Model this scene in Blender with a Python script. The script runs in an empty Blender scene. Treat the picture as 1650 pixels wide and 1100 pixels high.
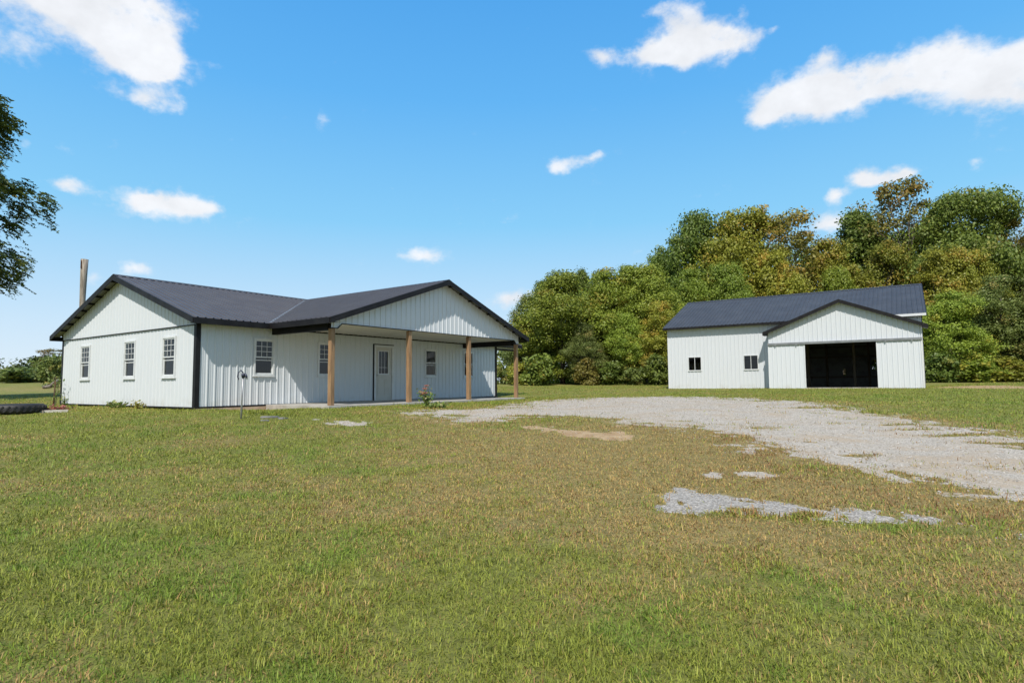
import bpy, math, random
import numpy as np
from mathutils import Vector, Matrix

SC = bpy.context.scene
COL = SC.collection
rng = np.random.default_rng(7)

# ------------------------------------------------------------------ helpers
class MB:
    """collects faces and links them as ONE mesh object"""
    def __init__(s):
        s.v = []; s.f = []
    def add(s, vs, fs):
        b = len(s.v); s.v.extend([tuple(p) for p in vs]); s.f.extend([tuple(i + b for i in q) for q in fs])
        return s
    def quad(s, a, b, c, d): return s.add([a, b, c, d], [(0, 1, 2, 3)])
    def box(s, x0, x1, y0, y1, z0, z1):
        vs = [(x0,y0,z0),(x1,y0,z0),(x1,y1,z0),(x0,y1,z0),(x0,y0,z1),(x1,y0,z1),(x1,y1,z1),(x0,y1,z1)]
        return s.add(vs, [(0,3,2,1),(4,5,6,7),(0,1,5,4),(1,2,6,5),(2,3,7,6),(3,0,4,7)])
    def bar(s, p, q, w, h, up=(0,0,1)):
        """box with axis p-q, w across, h along up"""
        p = Vector(p); q = Vector(q); d = (q - p).normalized(); u = Vector(up)
        r = d.cross(u)
        if r.length < 1e-5: r = d.cross(Vector((1,0,0)))
        r.normalize(); u = r.cross(d).normalized()
        vs = []
        for c in (p, q):
            for a, b in ((-1,-1),(1,-1),(1,1),(-1,1)):
                vs.append(c + r*(a*w/2) + u*(b*h/2))
        return s.add(vs, [(0,1,2,3),(7,6,5,4),(0,4,5,1),(1,5,6,2),(2,6,7,3),(3,7,4,0)])
    def tube(s, pts, rad, n=8, caps=True):
        pts = [Vector(p) for p in pts]
        if not hasattr(rad, '__len__'): rad = [rad]*len(pts)
        vs = []; fs = []
        for i, p in enumerate(pts):
            d = (pts[min(i+1, len(pts)-1)] - pts[max(i-1, 0)]).normalized()
            a = Vector((0,0,1)) if abs(d.z) < .9 else Vector((1,0,0))
            x = d.cross(a).normalized(); y = d.cross(x).normalized()
            for k in range(n):
                t = 2*math.pi*k/n
                vs.append(p + x*(math.cos(t)*rad[i]) + y*(math.sin(t)*rad[i]))
        for i in range(len(pts)-1):
            for k in range(n):
                fs.append((i*n+k, i*n+(k+1) % n, (i+1)*n+(k+1) % n, (i+1)*n+k))
        if caps:
            fs.append(tuple(range(n-1, -1, -1))); fs.append(tuple((len(pts)-1)*n+k for k in range(n)))
        return s.add(vs, fs)
    def lathe(s, prof, c=(0,0,0), n=24, closed=False):
        vs = []; fs = []; m = len(prof)
        for k in range(n):
            t = 2*math.pi*k/n
            for r, z in prof: vs.append((c[0]+r*math.cos(t), c[1]+r*math.sin(t), c[2]+z))
        for k in range(n):
            k2 = (k+1) % n
            for j in range(m if closed else m-1):
                j2 = (j+1) % m
                fs.append((k*m+j, k2*m+j, k2*m+j2, k*m+j2))
        return s.add(vs, fs)
    def build(s, name, mat, parent=None, smooth=False, bevel=0):
        me = bpy.data.meshes.new(name); me.from_pydata(s.v, [], s.f); me.update()
        o = bpy.data.objects.new(name, me); COL.objects.link(o)
        if mat: me.materials.append(mat)
        if smooth: me.polygons.foreach_set('use_smooth', [True]*len(me.polygons))
        if bevel:
            m = o.modifiers.new('Bevel', 'BEVEL'); m.width = bevel; m.segments = 2; m.limit_method = 'ANGLE'
        if parent: o.parent = parent
        return o

def np_mesh(name, V, nper, mat, parent=None, smooth=False, attrs=None, tris=None):
    """V (N*nper,3): polygons of nper corners each, or explicit loops with sizes"""
    me = bpy.data.meshes.new(name)
    V = np.asarray(V, np.float32)
    if tris is None:
        nf = len(V)//nper; loops = np.arange(len(V), dtype=np.int32); sizes = np.full(nf, nper, np.int32)
    else:
        loops, sizes = tris; nf = len(sizes)
    me.vertices.add(len(V)); me.vertices.foreach_set('co', V.ravel())
    me.loops.add(len(loops)); me.loops.foreach_set('vertex_index', np.asarray(loops, np.int32))
    st = np.concatenate([[0], np.cumsum(sizes)[:-1]]).astype(np.int32)
    me.polygons.add(nf); me.polygons.foreach_set('loop_start', st)
    try: me.polygons.foreach_set('loop_total', np.asarray(sizes, np.int32))
    except Exception: pass
    if smooth: me.polygons.foreach_set('use_smooth', np.ones(nf, bool))
    for k, (typ, arr) in (attrs or {}).items():
        a = me.attributes.new(k, typ, 'POINT')
        arr = np.asarray(arr, np.float32)
        a.data.foreach_set('color' if typ == 'FLOAT_COLOR' else 'value', arr.ravel())
    me.update(calc_edges=True)
    if mat: me.materials.append(mat)
    o = bpy.data.objects.new(name, me); COL.objects.link(o)
    if parent: o.parent = parent
    return o

def tag(o, label=None, cat=None, group=None, kind=None):
    if label: o['label'] = label
    if cat: o['category'] = cat
    if group: o['group'] = group
    if kind: o['kind'] = kind
    return o

def empty(name, loc=(0,0,0), rz=0):
    o = bpy.data.objects.new(name, None); COL.objects.link(o)
    o.empty_display_size = .3; o.location = loc; o.rotation_euler = (0,0,rz)
    return o

def copy_tree(o, parent=None):
    c = o.copy(); COL.objects.link(c)
    if parent: c.parent = parent
    for ch in list(o.children): copy_tree(ch, c)
    return c

# ------------------------------------------------------------------ noise (numpy)
def _hash(ix, iy, s):
    h = (ix*374761393 + iy*668265263 + s*974634777) & 0xFFFFFFFF
    h = ((h ^ (h >> 13))*1274126177) & 0xFFFFFFFF
    h = h ^ (h >> 16)
    return (h & 0xFFFFFF)/float(0xFFFFFF)
def vnoise(x, y, s=0):
    ix = np.floor(x).astype(np.int64); iy = np.floor(y).astype(np.int64)
    fx = x-ix; fy = y-iy; fx = fx*fx*(3-2*fx); fy = fy*fy*(3-2*fy)
    a = _hash(ix, iy, s); b = _hash(ix+1, iy, s); c = _hash(ix, iy+1, s); d = _hash(ix+1, iy+1, s)
    return (a*(1-fx)+b*fx)*(1-fy)+(c*(1-fx)+d*fx)*fy
def fbm(x, y, s=0, o=4):
    t = 0; a = .5; n = 0
    for k in range(o):
        t = t+a*vnoise(x*2**k+k*17.3, y*2**k-k*9.1, s+k); n += a; a *= .55
    return t/n
def sstep(a, b, x):
    t = np.clip((x-a)/(b-a), 0, 1); return t*t*(3-2*t)

# ------------------------------------------------------------------ place: frames
CAM_H = .5975
F_PX, PITCH, ROLL = 956.68, .0713, -.0087
HC = (-9.0804, 17.0478); HY = .6051           # house corner, direction of its front wall
BC = (10.011, 38.003); BY = .585              # barn corner, direction
def at(px, py, Y):
    """a measured direction in the photo at ground distance Y, as a world point"""
    cp, sp, c, s = math.cos(PITCH), math.sin(PITCH), math.cos(ROLL), math.sin(ROLL)
    r0 = Vector((1,0,0)); u0 = Vector((0,-sp,cp)); f = Vector((0,cp,sp))
    d = f + (r0*c+u0*s)*((px-825)/F_PX) + (u0*c-r0*s)*((550-py)/F_PX)
    d *= Y/d.y
    return Vector((d.x, d.y, d.z+CAM_H))

GY = [-60,-20,0,8,16,20,29,38,55,80,150,3000]
GZ = [-1.6,-1.2,-.80,-.46,-.10,-.04,.0,.19,.55,.85,1.1,1.1]
def rect_d(x, y, c, ax, ay, u0, u1, v0, v1):
    u = (x-c[0])*ax[0]+(y-c[1])*ax[1]; v = (x-c[0])*ay[0]+(y-c[1])*ay[1]
    return np.hypot(np.maximum(np.maximum(u0-u, u-u1), 0), np.maximum(np.maximum(v0-v, v-v1), 0))
HU = (math.sin(HY), math.cos(HY)); HV = (-math.cos(HY), math.sin(HY))
BA = (math.cos(BY), -math.sin(BY)); BV = (math.sin(BY), math.cos(BY))
def terrain(x, y):
    x = np.asarray(x, float); y = np.asarray(y, float)
    z = np.interp(y, GY, GZ)
    z = z+np.clip(x, 0, 30)*.009*sstep(12, 29, y)*(1-sstep(34, 46, y)*.7)
    z = z+.55*sstep(-14, -24, x)*sstep(38, 70, y)
    w = 1-sstep(0, 2.2, rect_d(x, y, HC, HU, HV, 0, 14.6, -2.9, 9.8)); z = z*(1-w)-.06*w
    w = 1-sstep(0, 3, rect_d(x, y, BC, BA, BV, 0, 13.5, -1.6, 10.6)); z = z*(1-w)+.20*w
    u = (x-HC[0])*HU[0]+(y-HC[1])*HU[1]; v = (x-HC[0])*HV[0]+(y-HC[1])*HV[1]
    z = z-.12*sstep(.2, 1.2, u)*sstep(4.6, 3.2, u)*sstep(-2.6, -.7, v)*sstep(1.0, .3, v)
    return z+(fbm(x*.9, y*.9, 50, 3)-.5)*.05
def gz(x, y): return float(terrain(np.array([x]), np.array([y]))[0])

# ------------------------------------------------------------------ ground masks (world coordinates)
DRIVE = [(-2.74,16.25),(-1.46,16.35),(-.53,16.7),(.0,18.79),(.6,21.36),(1.09,22.16),(2.76,23.6),(6.4,24.58),(7.87,21.98),(8.69,18.89),(8.3,15.23),(8.22,13.81),(8.17,11.93),(8.36,10.75),(8.28,9.71),(8.5,8.0),(8.9,3),(9.5,-14),(5.2,-14),(4.9,3),(4.94,5.84),(4.74,6.36),(4.8,7.06),(4.61,7.38),(4.14,7.7),(4.1,8.7),(3.92,9.49),(3.81,9.99),(3.76,10.89),(3.36,11.97),(2.18,12.39),(2.29,13.55),(1.32,14.13),(-.16,13.57),(-1.07,13.37),(-1.62,13.81),(-2.52,15.09)]
ISLAND = [(-.17,14.73),(.52,14.65),(1.35,14.43),(1.09,14.15),(-.16,14.27)]
SAND = [(.45,12.19),(.99,11.53),(1.59,11.49),(2.1,10.99),(1.98,10.33),(1.42,10.29),(.91,10.65),(.64,11.47)]
STONY = [(-5.03,14.23),(-4.13,13.89),(-3.09,13.03),(-2.97,12.67),(-3.45,12.49),(-4.21,13.25)]
GREY = [(1.48,6.26),(1.81,6.58),(1.94,6.36),(2.25,5.94),(2.52,5.74),(2.96,5.42),(3.58,5.16),(3.59,5.04),(2.88,5.12),(2.47,5.46),(2.06,5.56),(1.67,5.52),(1.33,5.62)]
WHITES = [[(1.53,7.62),(1.78,7.48),(1.69,7.2),(1.49,7.32)],[(2.12,7.42),(2.56,7.32),(2.41,7.02),(2.1,7.18)],[(2.78,7.24),(2.98,7.14),(2.88,6.94),(2.68,6.98)]]
def poly_sd(x, y, P):
    """signed distance, positive inside"""
    d = np.full(x.shape, 1e9); ins = np.zeros(x.shape, bool); n = len(P)
    for i in range(n):
        x0, y0 = P[i]; x1, y1 = P[(i+1) % n]; ex, ey = x1-x0, y1-y0
        t = np.clip(((x-x0)*ex+(y-y0)*ey)/(ex*ex+ey*ey), 0, 1)
        d = np.minimum(d, np.hypot(x-x0-t*ex, y-y0-t*ey))
        c = (y0 > y) != (y1 > y)
        with np.errstate(divide='ignore', invalid='ignore'):
            xi = (x1-x0)*(y-y0)/((y1-y0) if y1 != y0 else 1e-9)+x0
        ins ^= c & (x < xi)
    return np.where(ins, d, -d)
def masks(x, y, full=False):
    n1 = fbm(x*1.3, y*1.3, 3, 5)-.5; n2 = fbm(x*5, y*5, 11, 3)-.5
    wob = n1*1.5+n2*.8
    g = poly_sd(x, y, DRIVE)+wob*.9
    gr = sstep(-.22, .20, g)
    # grassy strips that break up the drive near its ragged left edge
    isl = sstep(-.1, .12, poly_sd(x, y, ISLAND)+wob*.5)
    strip = sstep(.60, .68, fbm(x*.8, y*2.6, 21, 4))*sstep(2.2, .3, g)*sstep(5.5, 8.0, y)
    gr = gr*(1-isl*.9)*(1-strip*.9)
    sp = np.maximum(sstep(-.13, .13, poly_sd(x, y, GREY)+wob*.34), sstep(-.10, .14, poly_sd(x, y, STONY)+wob*.7+.02))
    for w in WHITES: sp = np.maximum(sp, sstep(-.06, .12, poly_sd(x, y, w)+wob*.5-.09))
    sp = sp*sstep(.36, .50, fbm(x*4.3, y*4.3, 27, 4)-.10*sstep(2.5, 3.6, x)*(y < 6.2)+.16*(poly_sd(x, y, GREY) > .08))
    # thin scatter of stone between the grey patch and the drive
    band = sstep(-1.6, .1, g)*sstep(.1, -.1, g)*sstep(2.5, 3.5, x)
    sp = np.maximum(sp, band*sstep(.50, .64, fbm(x*3.2, y*3.2, 31, 4))*.9)
    gr = np.maximum(gr, sp)
    sa = sstep(-.12, .12, poly_sd(x, y, SAND)+wob*.6)
    sa = np.maximum(sa, .55*sstep(-.8, -.1, g)*sstep(.3, -.1, g)*sstep(.40, .60, fbm(x*2.9, y*2.9, 43, 4))*sstep(30, 24, y))
    sa = np.maximum(sa, .8*sstep(-.9, .0, g)*sstep(.0, -.25, g)*sstep(.52, .62, fbm(x*1.7, y*1.7, 41, 4))*sstep(8, 9.5, y)*sstep(24,22,y))
    u = (x-HC[0])*HU[0]+(y-HC[1])*HU[1]; v = (x-HC[0])*HV[0]+(y-HC[1])*HV[1]
    bare = sstep(.5, 1.0, u)*sstep(5.0, 4.2, u)*sstep(-1.25, -.95, v+n1*.5)*sstep(.3, .1, v)
    sa = np.maximum(sa, bare)
    sa = np.maximum(sa, sstep(2.2, .6, np.hypot((x-23.8)/1.6, (y-29.8)/2.6)+n1*2)*.9)
    sa = sa*(1-gr)
    # how dry the turf is
    def blob(cx, cy, rx, ry, a=0):
        c, s = math.cos(a), math.sin(a); dx = x-cx; dy = y-cy
        return np.exp(-(((dx*c+dy*s)/rx)**2+((-dx*s+dy*c)/ry)**2))
    dry = .27+.80*blob(2.2, 8.3, 3.0, 3.4)+.55*blob(1.9, 4.75, 1.4, .55, -.2)+.35*blob(.2, 9.5, 2.6, 3)+.4*blob(3.6, 5.9, 1.2, .8)+.25*blob(-.8, 6.1, 1.5, 1.5)
    dry = dry+.30*sstep(-1.8, 0, g)*sstep(30, 12, y)
    dry = dry-.45*blob(-1.8, 7.6, 1.0, .35)-.25*blob(-2.6, 4.0, 1.8, 1.6)-.2*blob(0, 3.0, 2.5, .7)-.55*blob(2.4, 5.2, 1.0, .16, -.32)-.35*blob(3.3, 4.75, .8, .14, -.3)
    dry = dry-.35*blob(-6.4, 15.2, 1.2, .8)+.3*blob(-38, 49, 14, 7)-.2*blob(17, 21, 6, 8)-.1*blob(-12, 14, 6, 5)
    dry = dry+(fbm(x*.55, y*.55, 61, 4)-.5)*.85+(fbm(x*2.4, y*2.4, 71, 4)-.5)*.9
    if full: return np.clip(gr, 0, 1), np.clip(sa, 0, 1), np.clip(dry, 0, 1), g
    return np.clip(gr, 0, 1), np.clip(sa, 0, 1), np.clip(dry, 0, 1)

# ------------------------------------------------------------------ materials
def new_mat(name):
    m = bpy.data.materials.new(name); m.use_nodes = True
    nt = m.node_tree; nt.nodes.clear()
    return m, nt
def N(nt, t, **kw):
    n = nt.nodes.new(t)
    for k, v in kw.items():
        if k.startswith('i_'):
            key = k[2:].replace('_', ' ')
            n.inputs[int(key) if key.isdigit() else key].default_value = v
        else: setattr(n, k, v)
    return n
def L(nt, a, b): nt.links.new(a, b)
def mix(nt, fac, a, b, blend='MIX'):
    n = nt.nodes.new('ShaderNodeMix'); n.data_type = 'RGBA'; n.blend_type = blend
    for i, v in ((0, fac), (6, a), (7, b)):
        if hasattr(v, 'node'): L(nt, v, n.inputs[i])
        else: n.inputs[i].default_value = v if i == 0 else (tuple(v)+(1,) if len(v) == 3 else v)
    return n.outputs[2]
def ramp(nt, val, lo, hi):
    n = nt.nodes.new('ShaderNodeMapRange'); n.interpolation_type = 'SMOOTHSTEP'
    n.inputs[1].default_value = lo; n.inputs[2].default_value = hi
    L(nt, val, n.inputs[0]); return n.outputs[0]
def noise(nt, scale, detail=4, rough=.55, vec=None, dim='3D', dist=0):
    n = nt.nodes.new('ShaderNodeTexNoise'); n.noise_dimensions = dim
    n.inputs['Scale'].default_value = scale; n.inputs['Detail'].default_value = detail; n.inputs['Roughness'].default_value = rough
    n.inputs['Distortion'].default_value = dist
    if vec: L(nt, vec, n.inputs['Vector'])
    return n.outputs[0]
def surf(name, col, rough=.5, metal=0, col2=None, nscale=3, nlo=.4, nhi=.65, bump=0, bscale=20, stretch=None, spec=.5, extra=None):
    m, nt = new_mat(name)
    out = N(nt, 'ShaderNodeOutputMaterial'); p = N(nt, 'ShaderNodeBsdfPrincipled')
    L(nt, p.outputs[0], out.inputs[0])
    p.inputs['Roughness'].default_value = rough; p.inputs['Metallic'].default_value = metal
    p.inputs['Specular IOR Level'].default_value = spec
    tc = N(nt, 'ShaderNodeTexCoord'); vec = tc.outputs['Object']
    if stretch:
        mp = N(nt, 'ShaderNodeMapping'); mp.inputs['Scale'].default_value = stretch
        L(nt, vec, mp.inputs[0]); vec = mp.outputs[0]
    c = None
    if col2:
        c = mix(nt, ramp(nt, noise(nt, nscale, 5, .6, vec), nlo, nhi), col, col2)
        if extra: c = mix(nt, ramp(nt, noise(nt, extra[1], 3, .6, vec), extra[2], extra[3]), c, extra[0])
        L(nt, c, p.inputs['Base Color'])
        r = N(nt, 'ShaderNodeMapRange'); r.inputs[3].default_value = rough-.08; r.inputs[4].default_value = rough+.08
        L(nt, noise(nt, nscale*2.3, 3, .5, vec), r.inputs[0]); L(nt, r.outputs[0], p.inputs['Roughness'])
    else: p.inputs['Base Color'].default_value = tuple(col)+(1,)
    if bump:
        b = N(nt, 'ShaderNodeBump'); b.inputs['Strength'].default_value = bump; b.inputs['Distance'].default_value = .02
        L(nt, noise(nt, bscale, 5, .6, vec), b.inputs['Height']); L(nt, b.outputs[0], p.inputs['Normal'])
    return m

M = {}
# white painted steel siding, slightly dirty, a little splash dirt towards the soil line kept as broken stains
def siding_mat(name, col, dirt, amount):
    m, nt = new_mat(name)
    out = N(nt, 'ShaderNodeOutputMaterial'); p = N(nt, 'ShaderNodeBsdfPrincipled'); L(nt, p.outputs[0], out.inputs[0])
    p.inputs['Roughness'].default_value = .38; p.inputs['Specular IOR Level'].default_value = .4
    tc = N(nt, 'ShaderNodeTexCoord'); mp = N(nt, 'ShaderNodeMapping'); mp.inputs['Scale'].default_value = (1.6, 1.6, .22)
    L(nt, tc.outputs['Object'], mp.inputs[0])
    streak = ramp(nt, noise(nt, 2.2, 6, .65, mp.outputs[0]), .48, .78)
    sx = N(nt, 'ShaderNodeSeparateXYZ'); L(nt, tc.outputs['Object'], sx.inputs[0])
    low = ramp(nt, sx.outputs[2], .34, .0)
    blot = ramp(nt, noise(nt, 2.6, 6, .7, tc.outputs['Object']), .46, .66)
    mm = N(nt, 'ShaderNodeMath', operation='MULTIPLY'); L(nt, low, mm.inputs[0]); L(nt, blot, mm.inputs[1])
    m2 = N(nt, 'ShaderNodeMath', operation='MULTIPLY'); L(nt, mm.outputs[0], m2.inputs[0]); m2.inputs[1].default_value = amount
    m3 = N(nt, 'ShaderNodeMath', operation='MULTIPLY'); L(nt, streak, m3.inputs[0]); m3.inputs[1].default_value = .22
    c = mix(nt, m3.outputs[0], col, tuple(x*.84 for x in col))
    c = mix(nt, m2.outputs[0], c, dirt)
    L(nt, c, p.inputs['Base Color'])
    b = N(nt, 'ShaderNodeBump'); b.inputs['Strength'].default_value = .12; b.inputs['Distance'].default_value = .02
    L(nt, noise(nt, 1.7, 2, .5, tc.outputs['Object']), b.inputs['Height']); L(nt, b.outputs[0], p.inputs['Normal'])
    return m
M['siding'] = siding_mat('white_siding', (.585,.612,.635), (.36,.32,.23), .28)
M['barn_siding'] = siding_mat('barn_siding', (.595,.618,.645), (.36,.32,.23), .32)
M['roof'] = surf('charcoal_roof', (.068,.063,.067), .42, .0, (.082,.077,.080), 1.3, .35, .7, .08, 1.5, spec=.40)
M['barn_roof'] = surf('slate_roof', (.052,.056,.066), .5, .0, (.064,.069,.080), 1.1, .35, .7, .08, 1.5, spec=.22)
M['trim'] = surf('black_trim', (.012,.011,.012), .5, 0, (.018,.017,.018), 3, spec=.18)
M['grey_trim'] = surf('grey_trim', (.16,.17,.18), .45, .0, (.22,.23,.24), 4)
M['white'] = surf('white_vinyl', (.64,.655,.66), .42, 0, (.58,.595,.60), 5)
M['ceiling'] = surf('porch_ceiling', (.62,.59,.52), .45, 0, (.57,.54,.47), 2)
M['door'] = surf('beige_door', (.52,.50,.45), .45, 0, (.48,.46,.41), 3)
M['metal'] = surf('brushed_metal', (.45,.44,.42), .35, .9)
M['wood'] = surf('treated_pine', (.31,.185,.095), .75, 0, (.19,.112,.058), 2.2, .4, .68, .25, 16, (6,6,.7), extra=((.40,.28,.16), 1.2, .55, .75))
M['oldwood'] = surf('weathered_pole', (.34,.295,.245), .85, 0, (.18,.15,.12), 2.5, .35, .62, .5, 14, (7,7,.6))
M['frame_wood'] = surf('bare_lumber', (.27,.22,.16), .8, 0, (.18,.145,.105), 3, .4, .65, .2, 20, (5,5,.8))
M['lining'] = surf('dark_lining', (.36,.37,.365), .9, 0, (.26,.26,.255), 2)
M['indoor'] = surf('indoor_board', (.10,.10,.095), .9, 0, (.07,.07,.066), 1)
M['concrete'] = surf('concrete', (.40,.38,.345), .85, 0, (.30,.28,.245), 1.8, .4, .65, .25, 30)
M['footing'] = surf('tan_footing', (.46,.36,.26), .9, 0, (.36,.27,.19), 2.5, .4, .65, .3, 30)
M['dirtfloor'] = surf('dirt_floor', (.06,.05,.04), .95, 0, (.035,.03,.025), 2)
M['rubber'] = surf('tyre_rubber', (.014,.014,.015), .62, 0, (.030,.029,.027), 6, .4, .7, .3, 40)
M['underside'] = surf('bounce_lit_underside', (.20,.20,.21), .5, .0, (.15,.15,.16), 4)  # lighter than the charcoal roof, bounced light put into the colour
M['rust'] = surf('rusty_steel', (.13,.055,.025), .8, 0, (.06,.03,.02), 9, .4, .6, .4, 50)
M['galv'] = surf('galvanised_pipe', (.36,.36,.37), .5, .5, (.28,.27,.27), 8)
M['hydrant_head'] = surf('blue_black_casting', (.02,.026,.05), .4, .2, (.03,.035,.06), 12)
M['board'] = surf('pale_board', (.52,.49,.43), .8, 0, (.36,.33,.27), 3, .4, .65, .2, 25)
M['stone'] = surf('grey_stone', (.19,.185,.18), .85, 0, (.11,.108,.105), 7, .4, .65, .5, 30)
M['bark'] = surf('grey_bark', (.13,.105,.08), .9, 0, (.06,.048,.036), 3, .38, .62, .6, 12, (3,3,.7))
M['bark_pale'] = surf('pale_bark', (.24,.21,.18), .9, 0, (.12,.10,.085), 3, .38, .62, .6, 12, (3,3,.7))
M['stem'] = surf('plant_stem', (.10,.10,.045), .8, 0, (.07,.06,.03), 6)
M['blossom'] = surf('coral_petal', (.50,.16,.08), .6, 0, (.42,.20,.15), 10)

def glass_mat(name, tint, trans, rough=.01):
    m, nt = new_mat(name)
    out = N(nt, 'ShaderNodeOutputMaterial')
    t = N(nt, 'ShaderNodeBsdfTransparent'); t.inputs[0].default_value = (trans*tint[0], trans*tint[1], trans*tint[2], 1)
    g = N(nt, 'ShaderNodeBsdfGlossy'); g.inputs['Roughness'].default_value = rough
    lw = N(nt, 'ShaderNodeLayerWeight'); lw.inputs[0].default_value = .5
    pw = N(nt, 'ShaderNodeMath', operation='POWER'); L(nt, lw.outputs['Facing'], pw.inputs[0]); pw.inputs[1].default_value = 4.0
    fr = N(nt, 'ShaderNodeMath', operation='MULTIPLY_ADD'); L(nt, pw.outputs[0], fr.inputs[0]); fr.inputs[1].default_value = .55; fr.inputs[2].default_value = .055
    b = N(nt, 'ShaderNodeBump'); b.inputs['Strength'].default_value = .06; b.inputs['Distance'].default_value = .05
    tc = N(nt, 'ShaderNodeTexCoord'); L(nt, noise(nt, 1.5, 1, .5, tc.outputs['Object']), b.inputs['Height'])
    L(nt, b.outputs[0], g.inputs['Normal'])
    mx = N(nt, 'ShaderNodeMixShader'); L(nt, fr.outputs[0], mx.inputs[0]); L(nt, t.outputs[0], mx.inputs[1]); L(nt, g.outputs[0], mx.inputs[2])
    L(nt, mx.outputs[0], out.inputs[0])
    return m
M['glass'] = glass_mat('window_glass', (.95,1,.97), .82)
M['screen'] = surf('insect_screen', (.035,.036,.037), .8)

def leaf_mat(name, c0, c1, c2, trans=.3, hue=.04):
    """c0..c1 by leaf, c2 by cluster (turning leaves); small per-tree variation"""
    m, nt = new_mat(name)
    out = N(nt, 'ShaderNodeOutputMaterial')
    a = N(nt, 'ShaderNodeAttribute', attribute_name='tint'); b = N(nt, 'ShaderNodeAttribute', attribute_name='turn')
    c = mix(nt, a.outputs['Fac'], c0, c1); c = mix(nt, b.outputs['Fac'], c, c2)
    oi = N(nt, 'ShaderNodeObjectInfo'); hs = N(nt, 'ShaderNodeHueSaturation')
    mr = N(nt, 'ShaderNodeMapRange'); mr.inputs[3].default_value = .5-hue/2; mr.inputs[4].default_value = .5+hue/2
    L(nt, oi.outputs['Random'], mr.inputs[0]); L(nt, mr.outputs[0], hs.inputs['Hue'])
    mv = N(nt, 'ShaderNodeMapRange'); mv.inputs[3].default_value = .8; mv.inputs[4].default_value = 1.2
    ml = N(nt, 'ShaderNodeMath', operation='MULTIPLY'); ml.inputs[1].default_value = 7.31; fr = N(nt, 'ShaderNodeMath', operation='FRACT')
    L(nt, oi.outputs['Random'], ml.inputs[0]); L(nt, ml.outputs[0], fr.inputs[0]); L(nt, fr.outputs[0], mv.inputs[0]); L(nt, mv.outputs[0], hs.inputs['Value'])
    L(nt, c, hs.inputs['Color'])
    p = N(nt, 'ShaderNodeBsdfPrincipled'); p.inputs['Roughness'].default_value = .5; p.inputs['Specular IOR Level'].default_value = .35
    t = N(nt, 'ShaderNodeBsdfTranslucent')
    L(nt, hs.outputs[0], p.inputs['Base Color']); L(nt, hs.outputs[0], t.inputs[0])
    mx = N(nt, 'ShaderNodeMixShader'); mx.inputs[0].default_value = trans
    L(nt, p.outputs[0], mx.inputs[1]); L(nt, t.outputs[0], mx.inputs[2]); L(nt, mx.outputs[0], out.inputs[0])
    return m
M['leaf_mid'] = leaf_mat('mid_green_leaf', (.145,.205,.024), (.330,.385,.050), (.40,.33,.05), hue=.02)
M['leaf_dark'] = leaf_mat('dark_green_leaf', (.090,.138,.023), (.200,.250,.042), (.30,.26,.05), hue=.02)
M['leaf_olive'] = leaf_mat('olive_leaf', (.180,.200,.024), (.350,.340,.044), (.42,.29,.05), hue=.02)
M['leaf_brown'] = leaf_mat('bronze_leaf', (.160,.150,.032), (.28,.250,.050), (.36,.23,.05), hue=.02)
M['leaf_grey'] = leaf_mat('grey_green_leaf', (.105,.145,.034), (.215,.255,.066), (.30,.25,.07), hue=.02)
M['leaf_far'] = leaf_mat('far_dark_leaf', (.055,.080,.022), (.110,.140,.040), (.20,.17,.05), hue=0)
M['leaf_near'] = leaf_mat('feathery_leaf', (.062,.092,.018), (.150,.185,.034), (.24,.20,.04), .28, 0)
M['leaf_weed'] = leaf_mat('weed_leaf', (.10,.17,.03), (.20,.26,.06), (.33,.29,.12), .3, 0)
M['leaf_red'] = leaf_mat('red_leaf', (.28,.07,.06), (.42,.16,.13), (.16,.13,.05), .3, 0)

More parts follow.
